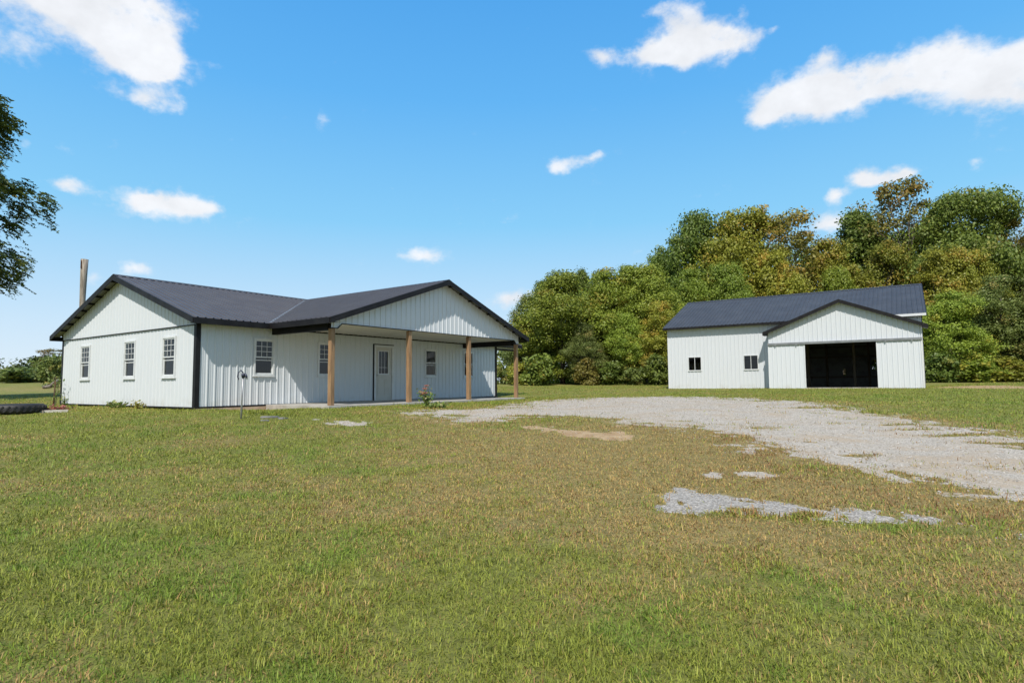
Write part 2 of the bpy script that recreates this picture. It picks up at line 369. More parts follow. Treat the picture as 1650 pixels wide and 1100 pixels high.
def ground_mat():
    m, nt = new_mat('ground_cover')
    out = N(nt, 'ShaderNodeOutputMaterial'); p = N(nt, 'ShaderNodeBsdfPrincipled'); L(nt, p.outputs[0], out.inputs[0])
    p.inputs['Roughness'].default_value = .95; p.inputs['Specular IOR Level'].default_value = .15
    geo = N(nt, 'ShaderNodeNewGeometry'); pos = geo.outputs['Position']
    ag = N(nt, 'ShaderNodeAttribute', attribute_name='gravel'); asn = N(nt, 'ShaderNodeAttribute', attribute_name='sand'); ad = N(nt, 'ShaderNodeAttribute', attribute_name='dry'); af = N(nt, 'ShaderNodeAttribute', attribute_name='field')
    def addn(base, scale, amp):
        n = noise(nt, scale, 4, .6, pos)
        s = N(nt, 'ShaderNodeMath', operation='SUBTRACT'); L(nt, n, s.inputs[0]); s.inputs[1].default_value = .5
        a = N(nt, 'ShaderNodeMath', operation='MULTIPLY_ADD'); L(nt, s.outputs[0], a.inputs[0]); a.inputs[1].default_value = amp; L(nt, base, a.inputs[2])
        return a.outputs[0]
    dry = ramp(nt, addn(addn(ad.outputs['Fac'], 6, .7), 1.1, .5), .1, .95)
    turf = mix(nt, dry, (.250,.265,.052), (.40,.305,.122))
    blade = ramp(nt, noise(nt, 55, 3, .7, pos), .35, .68)
    turf = mix(nt, blade, mix(nt, .6, turf, (.085,.080,.030)), turf)
    tuft = ramp(nt, noise(nt, 9, 6, .7, pos), .42, .60)
    turf = mix(nt, tuft, mix(nt, .42, turf, (.075,.085,.028)), turf)
    turf = mix(nt, af.outputs['Fac'], mix(nt, .22, turf, (.040,.034,.014)), turf)  # thatch near the viewpoint darkened, standing in for shade between the blades
    # gravel: pale limestone with separate chips
    v1 = N(nt, 'ShaderNodeTexVoronoi'); v1.inputs['Scale'].default_value = 58; L(nt, pos, v1.inputs['Vector'])
    sv = N(nt, 'ShaderNodeSeparateColor'); L(nt, v1.outputs['Color'], sv.inputs[0])
    grav = mix(nt, sv.outputs[0], (.25,.222,.185), (.53,.478,.41))
    grav = mix(nt, ramp(nt, noise(nt, 1.2, 4, .6, pos), .42, .68), grav, (.38,.31,.23))
    grav = mix(nt, ramp(nt, noise(nt, 9, 4, .65, pos), .60, .72), grav, (.17,.14,.09))
    grav = mix(nt, ramp(nt, v1.outputs['Distance'], .011, .004), grav, (.20,.18,.16))
    al = N(nt, 'ShaderNodeAttribute', attribute_name='slate'); grav = mix(nt, al.outputs['Fac'], grav, mix(nt, sv.outputs[0], (.175,.162,.145), (.445,.415,.375)))
    sand = mix(nt, ramp(nt, noise(nt, 5, 5, .65, pos), .35, .65), (.40,.29,.17), (.30,.20,.11))
    sf = ramp(nt, addn(addn(asn.outputs['Fac'], 12, .8), 40, .4), .40, .62)
    gf = ramp(nt, addn(addn(ag.outputs['Fac'], 14, .8), 45, .5), .38, .60)
    c = mix(nt, gf, mix(nt, sf, turf, sand), grav)
    L(nt, c, p.inputs['Base Color'])
    hb = mix(nt, gf, noise(nt, 30, 4, .7, pos), v1.outputs['Distance'])
    b = N(nt, 'ShaderNodeBump'); b.inputs['Strength'].default_value = .6; b.inputs['Distance'].default_value = .014
    L(nt, hb, b.inputs['Height']); L(nt, b.outputs[0], p.inputs['Normal'])
    return m
M['ground'] = ground_mat()

def blade_mat():
    m, nt = new_mat('grass_blade')
    out = N(nt, 'ShaderNodeOutputMaterial')
    a = N(nt, 'ShaderNodeAttribute', attribute_name='Col')
    p = N(nt, 'ShaderNodeBsdfPrincipled'); p.inputs['Roughness'].default_value = .55; p.inputs['Specular IOR Level'].default_value = .3
    t = N(nt, 'ShaderNodeBsdfTranslucent'); mx = N(nt, 'ShaderNodeMixShader'); mx.inputs[0].default_value = .25
    L(nt, a.outputs['Color'], p.inputs['Base Color']); L(nt, a.outputs['Color'], t.inputs[0])
    L(nt, p.outputs[0], mx.inputs[1]); L(nt, t.outputs[0], mx.inputs[2]); L(nt, mx.outputs[0], out.inputs[0])
    return m
M['blade'] = blade_mat()
def chip_mat():
    m, nt = new_mat('limestone_chip')
    out = N(nt, 'ShaderNodeOutputMaterial'); p = N(nt, 'ShaderNodeBsdfPrincipled'); L(nt, p.outputs[0], out.inputs[0])
    a = N(nt, 'ShaderNodeAttribute', attribute_name='Col'); L(nt, a.outputs['Color'], p.inputs['Base Color']); p.inputs['Roughness'].default_value = .9
    return m
M['chip'] = chip_mat()

#@@CAMERA
# ------------------------------------------------------------------ camera, sun, sky
cam = bpy.data.cameras.new('camera'); co = bpy.data.objects.new('camera', cam); COL.objects.link(co); SC.camera = co
cam.sensor_width = 36; cam.lens = F_PX/1650*36; cam.clip_start = .05; cam.clip_end = 6000
cp, sp, c_, s_ = math.cos(PITCH), math.sin(PITCH), math.cos(ROLL), math.sin(ROLL)
r0, u0, f0 = Vector((1,0,0)), Vector((0,-sp,cp)), Vector((0,cp,sp))
X = r0*c_+u0*s_; Y = u0*c_-r0*s_
co.matrix_world = Matrix(((X.x,Y.x,-f0.x,0),(X.y,Y.y,-f0.y,0),(X.z,Y.z,-f0.z,CAM_H),(0,0,0,1)))

to_sun = Vector((-.135,-.800,1)).normalized()
ELEV = math.asin(to_sun.z); AZ = math.atan2(to_sun.x, to_sun.y)     # from +Y clockwise
sl = bpy.data.lights.new('sun', 'SUN'); so = bpy.data.objects.new('sun', sl); COL.objects.link(so)
sl.energy = 5.0; sl.angle = math.radians(.53); sl.color = (1,.95,.87)
so.rotation_euler = to_sun.to_track_quat('Z', 'Y').to_euler(); so.location = (0,-10,30)

w = bpy.data.worlds.new('World'); SC.world = w; w.use_nodes = True
nt = w.node_tree; nt.nodes.clear()
out = N(nt, 'ShaderNodeOutputWorld'); bg = N(nt, 'ShaderNodeBackground'); L(nt, bg.outputs[0], out.inputs[0])
sky = N(nt, 'ShaderNodeTexSky'); sky.sky_type = 'NISHITA'; sky.sun_disc = False
sky.sun_elevation = ELEV; sky.sun_rotation = AZ
sky.air_density = 1.0; sky.dust_density = .6; sky.ozone_density = 2.2; sky.altitude = 200
SKY = .105
tc = N(nt, 'ShaderNodeTexCoord'); D = tc.outputs['Generated']
sx = N(nt, 'ShaderNodeSeparateXYZ'); L(nt, D, sx.inputs[0])
gr = N(nt, 'ShaderNodeValToRGB'); L(nt, sx.outputs[2], gr.inputs[0]); cr_ = gr.color_ramp
CL = 1/SKY
for k, (p_, c__) in enumerate([(0,(.78,.89,1.0)),(.09,(.62,.82,1.0)),(.26,(.265,.655,1.0)),(.44,(.13,.49,.97)),(.58,(.085,.40,.90)),(.9,(.05,.27,.70))]):
    e_ = cr_.elements[k] if k < 2 else cr_.elements.new(p_)
    e_.position = p_; e_.color = c__+(1,)
clear = mix(nt, 1.0, gr.outputs[0], (CL,CL,CL), 'MULTIPLY')
clear = mix(nt, .90, sky.outputs[0], clear)
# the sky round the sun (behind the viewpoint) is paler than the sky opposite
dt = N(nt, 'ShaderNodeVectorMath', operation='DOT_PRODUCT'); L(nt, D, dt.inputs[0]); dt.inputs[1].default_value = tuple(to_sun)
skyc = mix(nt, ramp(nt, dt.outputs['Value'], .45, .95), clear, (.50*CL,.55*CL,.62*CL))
# clouds: puffs laid out by compass bearing and height above the horizon
def azel(px, py):
    p = at(px, py, 100); p.z -= CAM_H; return math.atan2(p.x, p.y), math.atan2(p.z, math.hypot(p.x, p.y))
PUFFS = [(150,20,110,50,.9),(215,60,70,45,1),(235,95,62,36,1),(262,112,36,24,.9),(60,5,90,26,.7),(20,75,70,40,.46),(265,20,60,30,.45),(228,158,46,16,.78),(285,170,14,12,.5),
 (113,300,34,12,.95),(262,328,66,22,1),(318,338,36,13,.8),(222,326,20,12,.7),(145,442,16,12,.5),(220,435,36,14,.8),(510,195,18,16,.42),(672,412,36,16,.9),
 (1120,68,80,26,1),(1180,72,50,22,.9),(1060,88,60,20,.8),(1100,22,34,30,.8),(1060,12,24,10,.5),(975,85,28,14,.7),(1105,105,24,12,.5),(1190,20,20,16,.45),(978,133,8,6,.3),(1250,45,10,8,.45),
 (1330,88,32,15,.72),(1300,138,66,28,1),(1250,160,46,26,.9),(1225,185,24,18,.7),(1340,165,50,22,.9),(1370,140,60,26,1),(1450,120,70,42,1),(1525,100,60,38,1),(1590,130,80,42,1),(1660,110,60,48,1),(1750,120,90,50,1),(1410,50,14,8,.15),
 (925,259,46,12,.75),(895,272,18,10,.6),(958,248,18,7,.6),(1420,287,42,13,1),(1385,285,20,14,.9),(1462,282,20,9,.7),(1347,314,19,11,1),(1345,360,34,18,1),(825,480,34,14,.9),(1565,266,20,8,.6),(815,350,24,6,.42),(850,287,10,5,.2),(100,243,26,10,.3),(50,235,14,18,.4),
 (1900,60,140,70,.9),(-160,120,120,60,.9),(-120,330,90,30,.8),(1800,320,60,18,.8)]
def mth(op, a, b=None, c=None, clamp=False):
    n = nt.nodes.new('ShaderNodeMath'); n.operation = op; n.use_clamp = clamp
    for i, v in enumerate((a, b, c)):
        if v is None: continue
        if hasattr(v, 'node'): L(nt, v, n.inputs[i])
        else: n.inputs[i].default_value = v
    return n.outputs[0]
az = mth('ARCTAN2', sx.outputs[0], sx.outputs[1]); el = mth('ARCSINE', sx.outputs[2])
def cnoise(scale, detail, off):
    mp = N(nt, 'ShaderNodeMapping'); mp.inputs['Location'].default_value = off; mp.inputs['Scale'].default_value = (1,1,1.35); L(nt, D, mp.inputs[0])
    return noise(nt, scale, detail, .6, mp.outputs[0])
na = mth('SUBTRACT', cnoise(9, 6, (0,0,0)), .5); nb = mth('SUBTRACT', cnoise(9, 6, (5,3,1)), .5)
azw = mth('MULTIPLY_ADD', na, .050, az); elw = mth('MULTIPLY_ADD', nb, .045, el)
tot = None
for px, py, hx, hy, amp in PUFFS:
    a0, e0 = azel(px, py); a1, _ = azel(px+hx, py); _, e1 = azel(px, py-hy)
    rx, ry = abs(a1-a0)*.98, abs(e1-e0)*1.05
    dx = mth('MULTIPLY', mth('SUBTRACT', azw, a0), 1/rx); dy = mth('MULTIPLY', mth('SUBTRACT', elw, e0), 1/ry)
    r2 = mth('ADD', mth('MULTIPLY', dx, dx), mth('MULTIPLY', dy, dy))
    g = mth('MULTIPLY', mth('POWER', 2.718, mth('MULTIPLY', r2, -.9)), amp)
    tot = g if tot is None else mth('ADD', tot, g)
fine = mth('ADD', mth('SUBTRACT', cnoise(17, 9, (2,7,4)), .5), mth('MULTIPLY', mth('SUBTRACT', cnoise(55, 6, (4,2,9)), .5), .45))
dens = mth('MULTIPLY_ADD', fine, 1.65, mth('MULTIPLY', mth('MINIMUM', tot, 1.15), 1.0))
cm = N(nt, 'ShaderNodeMapRange'); cm.interpolation_type = 'SMOOTHSTEP'; cm.inputs[1].default_value = .25; cm.inputs[2].default_value = 1.02; L(nt, dens, cm.inputs[0])
cfac = mth('MULTIPLY', cm.outputs[0], mth('MULTIPLY_ADD', mth('MINIMUM', tot, 1.0), .45, .53), clamp=True)
body = N(nt, 'ShaderNodeMapRange'); body.inputs[1].default_value = .30; body.inputs[2].default_value = .70; body.inputs[3].default_value = .90; body.inputs[4].default_value = 1.08
L(nt, cnoise(14, 5, (8,1,6)), body.inputs[0])
cc = mix(nt, 1.0, (.90*CL,.92*CL,.96*CL), body.outputs[0], 'MULTIPLY')
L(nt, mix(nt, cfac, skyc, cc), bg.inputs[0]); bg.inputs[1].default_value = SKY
w.cycles.sampling_method = 'MANUAL'; w.cycles.sample_map_resolution = 512

SC.view_settings.view_transform = 'Standard'; SC.view_settings.look = 'None'
SC.view_settings.exposure = 0; SC.view_settings.gamma = 1
SC.cycles.max_bounces = 5; SC.cycles.diffuse_bounces = 3; SC.cycles.glossy_bounces = 3; SC.cycles.transmission_bounces = 3; SC.cycles.transparent_max_bounces = 10
SC.cycles.use_denoising = True
# ------------------------------------------------------------------ ground sheet (fine near the viewpoint, one grid out to the horizon)
def angles():
    a = list(np.arange(-52, 52.01, .26)); b = list(np.arange(56, 304, 4.0))
    return np.radians(np.array(a+b))
ths = angles()
rads = np.concatenate([[.25], np.geomspace(.6, 1.9, 8)[:-1], np.geomspace(1.9, 60, 330), np.geomspace(64, 4500, 40)])
nr, na_ = len(rads), len(ths)
TH, RR = np.meshgrid(ths, rads)
gx = (RR*np.sin(TH)).ravel(); gy = (RR*np.cos(TH)).ravel()
gzv = terrain(gx, gy)
gm, sm, dm = masks(gx, gy)
far = np.hypot(gx, gy) > 70
gm[far] = 0
i, j = np.meshgrid(np.arange(nr-1), np.arange(na_), indexing='ij'); j2 = (j+1) % na_
quads = np.stack([i*na_+j, (i+1)*na_+j, (i+1)*na_+j2, i*na_+j2], -1).reshape(-1, 4)
qg = gm[quads].mean(1) > .5
def slate(x, y): return sstep(-.45, -.1, poly_sd(x, y, GREY))*(.75+.25*fbm(x*3, y*3, 47, 3))
def ground_piece(name, q):
    used, inv = np.unique(q, return_inverse=True); q = inv.reshape(-1, 4)
    V = np.stack([gx[used], gy[used], gzv[used]], -1)
    return np_mesh(name, V, 4, M['ground'], smooth=True, tris=(q[:, ::-1].ravel(), np.full(len(q), 4, np.int32)),
                   attrs={'gravel': ('FLOAT', gm[used]), 'sand': ('FLOAT', sm[used]), 'dry': ('FLOAT', dm[used]), 'slate': ('FLOAT', slate(gx[used], gy[used])), 'field': ('FLOAT', sstep(7, 30, np.hypot(gx[used], gy[used])))})
g = ground_piece('ground', quads[~qg]); tag(g, 'mown lawn and field of green and dry grass', 'ground', kind='structure')
# close the small hole under the viewpoint
g = ground_piece('gravel_driveway', quads[qg]); tag(g, 'pale limestone gravel driveway and worn gravel patches in the lawn', 'driveway', kind='structure')

# ------------------------------------------------------------------ grass blades
def footprint(x, y):
    d1 = rect_d(x, y, HC, HU, HV, 0, 14.6, 0, 9.8); d2 = rect_d(x, y, HC, HU, HV, 2.2, 12.3, -3.05, 0)
    d3 = rect_d(x, y, BC, BA, BV, 0, 13.5, 0, 10.6); d4 = rect_d(x, y, BC, BA, BV, 6.15, 13.4, -1.0, 0)
    return np.minimum(np.minimum(d1, d2), np.minimum(d3, d4))
def scatter(n, r0, r1, half, pw):
    """n random points in the wedge; radial density ~ r^-pw per area"""
    k = 2-pw; u = rng.random(n)
    r = (r0**k+(r1**k-r0**k)*u)**(1/k); t = (rng.random(n)*2-1)*math.radians(half)
    return r*np.sin(t), r*np.cos(t), r
def grass(n, r0, r1, pw, near, mode=0):
    x, y, r = scatter(n, r0, r1, 56, pw)
    gr, sa, dry, g = masks(x, y, True)
    band = sstep(-.1, .25, g)*sstep(1.3, .3, g)*(fbm(x*3.3, y*3.3, 45, 3) > .54)
    keep = rng.random(n) > np.maximum(gr*(.985-.30*band), sa*.90)
    patch = fbm(x*3.1, y*3.1, 81, 3)
    keep &= rng.random(n) < .35+1.1*patch
    keep &= footprint(x, y) > .03
    if mode: keep &= (rng.random(n) < sstep(7, 11, r)) == (mode == 2)
    x, y, r, gr, sa, dry, patch, g = [a[keep] for a in (x, y, r, gr, sa, dry, patch, g)]
    n = len(x); z = terrain(x, y)-.004
    clump = fbm(x*7, y*7, 91, 2)
    h = (.018+.040*rng.random(n)**1.9)*(.6+.8*clump)*(1.15-.35*dry)*1.0
    edge = sstep(.02, .2, gr)*sstep(.75, .3, gr)
    h *= 1+edge*.5*rng.random(n); h *= .72+.56*fbm(x*1.9, y*1.9, 46, 3); stalk = rng.random(n) < .012; h = np.where(stalk, h*2.1, h)
    rough = sstep(-2.0, -.3, g)*sstep(24, 18, y)*sstep(.50, .62, fbm(x*1.5, y*1.5, 97, 3)); h *= 1+.9*rough*rng.random(n)
    # taller unmown tufts: below the grey stones, by the flower bush, along the walls and at the wood's edge
    tall = np.exp(-((x-2.45)/.75)**2-((y-(5.28-.2*(x-2.45)))/.12)**2)+.8*np.exp(-((x+6.0)/.9)**2-((y-14.9)/.5)**2)+.7*np.exp(-((x+2.2)/.8)**2-((y-17.2)/.4)**2)
    fp = footprint(x, y); tall += .6*sstep(.35, .05, fp)*(fbm(x*2, y*2, 95, 3) > .52)
    tall += 1.6*sstep(41.5, 43.5, y)*sstep(26, 29, x)
    h *= 1+1.9*tall*rng.random(n)
    h = np.clip(h, .015, .5)
    wd = .0021*np.maximum(1, r/3)**.62*(.7+.6*rng.random(n))*(1+.5*(tall > .5))
    az = rng.random(n)*2*np.pi; tilt = np.clip(rng.normal(.90, .42, n), .08, 1.5)
    broad = (rng.random(n) < .05*(patch > .5)); wd = np.where(broad, wd*2.6, wd); h = np.where(broad, h*.55, h); tilt = np.where(broad, 1.25, tilt)
    dx, dy = np.cos(az), np.sin(az); px, py = -dy, dx
    up = np.cos(tilt); fw_ = np.sin(tilt)
    base = np.stack([x, y, z], -1)
    mid = base+np.stack([dx*fw_*h*.45, dy*fw_*h*.45, up*h*.62], -1)
    tip = base+np.stack([dx*fw_*h*1.05, dy*fw_*h*1.05, up*h*.92], -1)
    side = np.stack([px*wd, py*wd, np.zeros(n)], -1)
    # colour: dry straw, yellow green, green and a few clover-green blades
    u = rng.random(n)
    pd = np.clip(dry*1.0-.13+(patch-.5)*.3, .02, .90)
    isdry = u < pd
    gcol = np.array([.305,.355,.052])*(1-rng.random((n,1))*.62)+np.array([.15,.10,.015])*rng.random((n,1))**2*(.5+.8*dry[:,None])
    blue = (fbm(x*1.6, y*1.6, 99, 3) > .60)[:,None]
    gcol = np.where(blue, gcol*np.array([.76,.95,.80]), gcol)
    scol = np.array([.54,.40,.145])*(1-rng.random((n,1))*.55)+np.array([.06,.0,-.01])*rng.random((n,1))
    brown = rng.random(n) < .16+.35*rough+.12*(fbm(x*.9, y*.9, 98, 3) > .55)
    scol = np.where(brown[:,None], np.array([.32,.17,.072])*(.6+.7*rng.random((n,1))), scol)
    col = np.where(isdry[:,None], scol, gcol)
    col = np.concatenate([np.clip(col, 0, 1), np.ones((n,1))], 1)
    if near:
        V = np.stack([base-side, base+side, mid+side*.8, tip, mid-side*.8], 1).reshape(-1, 3); k = 5
    else:
        V = np.stack([base-side*1.05, base+side*1.05, tip+side*.45, tip-side*.45], 1).reshape(-1, 3); k = 4
    return V, k, np.repeat(col, k, 0)
def grass_object(parts):
    Vs, loops, sizes, cols, b = [], [], [], [], 0
    for V, k, c in parts:
        n = len(V)//k
        idx = np.arange(len(V)).reshape(n, k)+b
        if k == 5:
            q = np.concatenate([idx[:, [0,1,2,4]].ravel()]); t = idx[:, [4,2,3]].ravel()
            loops += [q, t]; sizes += [np.full(n, 4, np.int32), np.full(n, 3, np.int32)]
        else:
            loops.append(idx.ravel()); sizes.append(np.full(n, 4, np.int32))
        Vs.append(V); cols.append(c); b += len(V)
    o = np_mesh('lawn_grass', np.concatenate(Vs), 0, M['blade'], tris=(np.concatenate(loops), np.concatenate(sizes)),
                attrs={'Col': ('FLOAT_COLOR', np.concatenate(cols))})
    tag(o, 'short mown grass blades, green and straw coloured, covering the lawn', 'grass', kind='stuff')
QUAL = 1.0
grass_object([grass(95000, 1.6, 3, 0, True), grass(460000, 3, 11, 1.5, True, 1), grass(1100000, 7, 48, 1.5, False, 2)])

# ------------------------------------------------------------------ loose limestone chips on the drive
def chips(n):
    x, y, r = scatter(n, 4.2, 26, 48, 1.3)
    gr, sa, _ = masks(x, y)
    k = rng.random(n) < np.maximum(gr*.9, .22*sa)+.02*(gr > .02); x, y, r, gr = x[k], y[k], r[k], gr[k]; n = len(x)
    s = (.004+.011*rng.random(n)**3)*np.maximum(1, r/9)**.6
    c = np.stack([x, y, terrain(x, y)+s*.25], -1)
    base = np.array([[1,0,0],[.1,1,.1],[-1,.1,0],[0,-1,-.1],[.1,.1,.75],[0,0,-.6]])
    P = c[:,None,:]+base[None]*s[:,None,None]*(.6+.8*rng.random((n,6,1)))
    a = rng.random(n)*6.28; ca, sa_ = np.cos(a)[:,None], np.sin(a)[:,None]
    d = P-c[:,None,:]; P = c[:,None,:]+np.stack([d[...,0]*ca-d[...,1]*sa_, d[...,0]*sa_+d[...,1]*ca, d[...,2]], -1)
    tri = np.array([[0,1,4],[1,2,4],[2,3,4],[3,0,4]])
    loops = (np.arange(n)[:,None,None]*6+tri[None]).ravel()
    v = .24+.30*rng.random((n,1)); col = np.concatenate([v*1.0, v*.91, v*.80, np.ones((n,1))], 1)
    sl_ = slate(x, y)[:,None]; col[:,:3] = col[:,:3]*(1-sl_)+v*np.array([.82,.77,.70])*sl_
    o = np_mesh('gravel_stones', P.reshape(-1,3), 0, M['chip'], tris=(loops, np.full(n*4, 3, np.int32)), attrs={'Col': ('FLOAT_COLOR', np.repeat(col, 6, 0))})
    tag(o, 'loose pale limestone chips lying on the gravel driveway', 'gravel', kind='stuff')
chips(110000)
# ------------------------------------------------------------------ ribbed steel panels
def ribbed(mb, org, U, W, Nn, x0, x1, lo, hi, openings=(), pitch=.229, rib=.024, breaks=(), minor=True, phase=0.0):
    """sheet spanning x0..x1 along U and lo(x)..hi(x) along W, ribs raised along Nn; openings (xa,xb,wa,wb) are cut out"""
    org, U, W, Nn = Vector(org), Vector(U), Vector(W), Vector(Nn)
    prof = [(-.034,0),(-.014,rib),(.014,rib),(.034,0)]
    if minor: prof += [(.070,0),(.078,rib*.2),(.090,rib*.2),(.098,0),(.131,0),(.139,rib*.2),(.151,rib*.2),(.159,0)]
    pts = {}
    k0 = int(math.floor((x0-phase)/pitch))-1; k1 = int(math.ceil((x1-phase)/pitch))+1
    seq = sorted((k*pitch+phase+dx, h) for k in range(k0, k1+1) for dx, h in prof)
    xs = np.array([a for a, _ in seq]); hs_ = np.array([b for _, b in seq])
    cuts = set([x0, x1]+[b for b in breaks]+[v for o in openings for v in o[:2]])
    allx = sorted(set([float(v) for v in xs if x0 < v < x1]) | set(v for v in cuts if x0 <= v <= x1))
    H = lambda v: float(np.interp(v, xs, hs_))
    for a, b in zip(allx[:-1], allx[1:]):
        if b-a < 1e-5: continue
        m = (a+b)/2; e = (b-a)*1e-3
        la, lb, ta, tb = lo(a+e), lo(b-e), hi(a+e), hi(b-e)
        spans = [(la, lb, ta, tb)]
        for xa, xb, wa, wb in openings:
            if xa < m < xb:
                nsp = []
                for (p, q, r, s) in spans:
                    if wa > min(p, q): nsp.append((p, q, min(wa, r), min(wa, s)))
                    if wb < max(r, s): nsp.append((max(wb, p), max(wb, q), r, s))
                spans = nsp
        for p, q, r, s in spans:
            if r-p < 1e-4 and s-q < 1e-4: continue
            ha, hb = H(a), H(b)
            mb.quad(org+U*a+W*p+Nn*ha, org+U*b+W*q+Nn*hb, org+U*b+W*s+Nn*hb, org+U*a+W*r+Nn*ha)
    return mb
cst = lambda v: (lambda x: v)

def wall_frame(ax, off, sgn):
    """(right, up, out) frames for a wall: ax 'x' = runs along local x facing -y, 'y' = runs along local y facing -x"""
    if ax == 'x': return (lambda a, z, d: (a, off-sgn*d, z))
    return (lambda a, z, d: (off-sgn*d, a, z))
def fbox(mb, fr, a0, a1, z0, z1, d0, d1):
    P = [fr(a, z, d) for d in (d0, d1) for a, z in ((a0,z0),(a1,z0),(a1,z1),(a0,z1))]
    return mb.add(P, [(0,3,2,1),(4,5,6,7),(0,1,5,4),(1,2,6,5),(2,3,7,6),(3,0,4,7)])

def pane(name, fr, ax, a0, a1, z0, z1, d, parent):
    m = MB(); P = [fr(a0,z0,d), fr(a1,z0,d), fr(a1,z1,d), fr(a0,z1,d)]
    m.quad(*(P if ax == 'x' else P[::-1])); return m.build(name, M['glass'], parent)

def house_window(parent, fr, ax, a0, a1, z0, z1, grid=True, screen=True):
    """double hung vinyl window: frame, two panes, muntin grille in the upper sash"""
    f = MB(); t = .055
    fbox(f, fr, a0, a0+t, z0, z1, -.05, .045); fbox(f, fr, a1-t, a1, z0, z1, -.05, .045)
    fbox(f, fr, a0+t, a1-t, z1-t, z1, -.05, .045); fbox(f, fr, a0+t, a1-t, z0, z0+t, -.05, .045)
    zm = z0+(z1-z0)*.5
    s = .028
    for (za, zb, d) in ((zm-.02, z1-t, .014), (z0+t, zm+.02, -.014)):     # sashes
        fbox(f, fr, a0+t, a0+t+s, za, zb, d-.013, d+.013); fbox(f, fr, a1-t-s, a1-t, za, zb, d-.013, d+.013)
        fbox(f, fr, a0+t+s, a1-t-s, zb-s*1.3, zb, d-.013, d+.013); fbox(f, fr, a0+t+s, a1-t-s, za, za+s*1.3, d-.013, d+.013)
    w_ = f.build('window', M['white'], parent)
    sl_ = MB(); fbox(sl_, fr, a0-.025, a1+.025, z0-.030, z0-.001, -.02, .060); sl_.build('sill', M['white'], w_)
    ia, ib = a0+t+s, a1-t-s
    pane('upper_pane', fr, ax, ia, ib, zm+.016, z1-t-s*1.3, .013, w_)
    pane('lower_pane', fr, ax, ia, ib, z0+t+s*1.3, zm-.016, -.014, w_)
    if grid:
        g = MB(); za, zb = zm+.016, z1-t-s*1.3
        for k in (1, 2):
            x = ia+(ib-ia)*k/3; fbox(g, fr, x-.008, x+.008, za, zb, .016, .022)
            z = za+(zb-za)*k/3; fbox(g, fr, ia, ib, z-.008, z+.008, .0225, .026)
        g.build('grille', M['white'], w_)
    # half-drawn blind behind the lower sash gives the pane its lighter band
    bl = MB(); fbox(bl, fr, ia, ib, zm-.11, zm-.085, -.010, -.004); bl.build('check_rail', M['white'], w_)
    return w_

# ------------------------------------------------------------------ HOUSE   local x = along front, y = depth, z up from slab
house = empty('house', (HC[0], HC[1], 0), math.pi/2-HY)
tag(house, 'white metal-sided single storey house with charcoal metal roof and gabled front porch', 'house')
W, LN, ZR, ZE, OG, OV = 9.785, 14.58, 4.33, 2.546, .302, .385
SL = (ZR-ZE)/(W/2+OV)                     # roof slope
UP, PD, PU, RK = 7.268, 2.88, 4.806, .405   # porch: centre, depth, half width, rake overhang
ztop = lambda v: ZR-SL*abs(v-W/2)           # top of roof over the gable
WINF = [(1.77,2.49),(4.16,4.88),(9.51,10.24),(12.04,12.76)]
WING = [(7.24,8.06),(3.74,4.56),(1.14,1.96)]
ZW0, ZW1 = .92, 2.10
# front wall
mb = MB(); th = .055
op = [(a+.01, b-.01, ZW0+.01, ZW1-.01) for a, b in WINF]+[(6.72,7.72,-.2,2.13)]
ribbed(mb, (0,0,0), (1,0,0), (0,0,1), (0,-1,0), 0, LN, cst(.0), cst(2.50), op, phase=.10)
mb.build('front_wall', M['siding'], house)
# left gable wall: lower sheet and upper gable sheet that laps over a dark drip edge
mb = MB(); opg = [(a+.01, b-.01, .89, 2.11) for a, b in WING]
ribbed(mb, (0,0,0), (0,1,0), (0,0,1), (-1,0,0), 0, W, cst(.0), cst(2.385), opg, phase=.06, rib=.016)
mb.build('gable_wall', M['siding'], house)
mb = MB(); ribbed(mb, (-.018,0,0), (0,1,0), (0,0,1), (-1,0,0), 0, W, cst(2.40), lambda v: max(2.41, ztop(v)-.05), (), phase=.06, breaks=(W/2,), rib=.016)
mb.build('gable_siding', M['siding'], house)
mb = MB(); mb.box(-.046, .0, .06, W-.06, 2.375, 2.400); mb.build('drip_edge', M['trim'], house)
# rear and right walls
mb = MB()
ribbed(mb, (0,W,0), (1,0,0), (0,0,1), (0,1,0), 0, LN, cst(0), cst(2.50), ()); mb.build('rear_wall', M['siding'], house); mb = MB()
ribbed(mb, (LN,0,0), (0,1,0), (0,0,1), (1,0,0), 0, W, cst(0), lambda v: ztop(v)-.05, (), breaks=(W/2,))
mb.build('side_wall', M['siding'], house)
# interior shell: floor, inner walls with the same openings and a ceiling
mb = MB(); mb.box(.05, LN-.05, .05, W-.05, -.04, .012); mb.build('floor', M['indoor'], house)
mb = MB()
ribbed(mb, (0,.14,0), (1,0,0), (0,0,1), (0,-1,0), .14, LN-.14, cst(.012), cst(2.42), op, rib=.0, minor=False)
ribbed(mb, (.14,0,0), (0,1,0), (0,0,1), (-1,0,0), .14, W-.14, cst(.012), cst(2.42), opg, rib=.0, minor=False)
mb.quad((.14,5.2,.02),(LN-.14,5.2,.02),(LN-.14,5.2,2.42),(.14,5.2,2.42))
mb.quad((5.6,.14,.02),(5.6,5.2,.02),(5.6,5.2,2.42),(5.6,.14,2.42)); mb.quad((8.6,.14,.02),(8.6,5.2,.02),(8.6,5.2,2.42),(8.6,.14,2.42))
mb.quad((.14,.14,2.43),(LN-.14,.14,2.43),(LN-.14,W-.14,2.43),(.14,W-.14,2.43))
mb.build('inner_wall', M['indoor'], house)
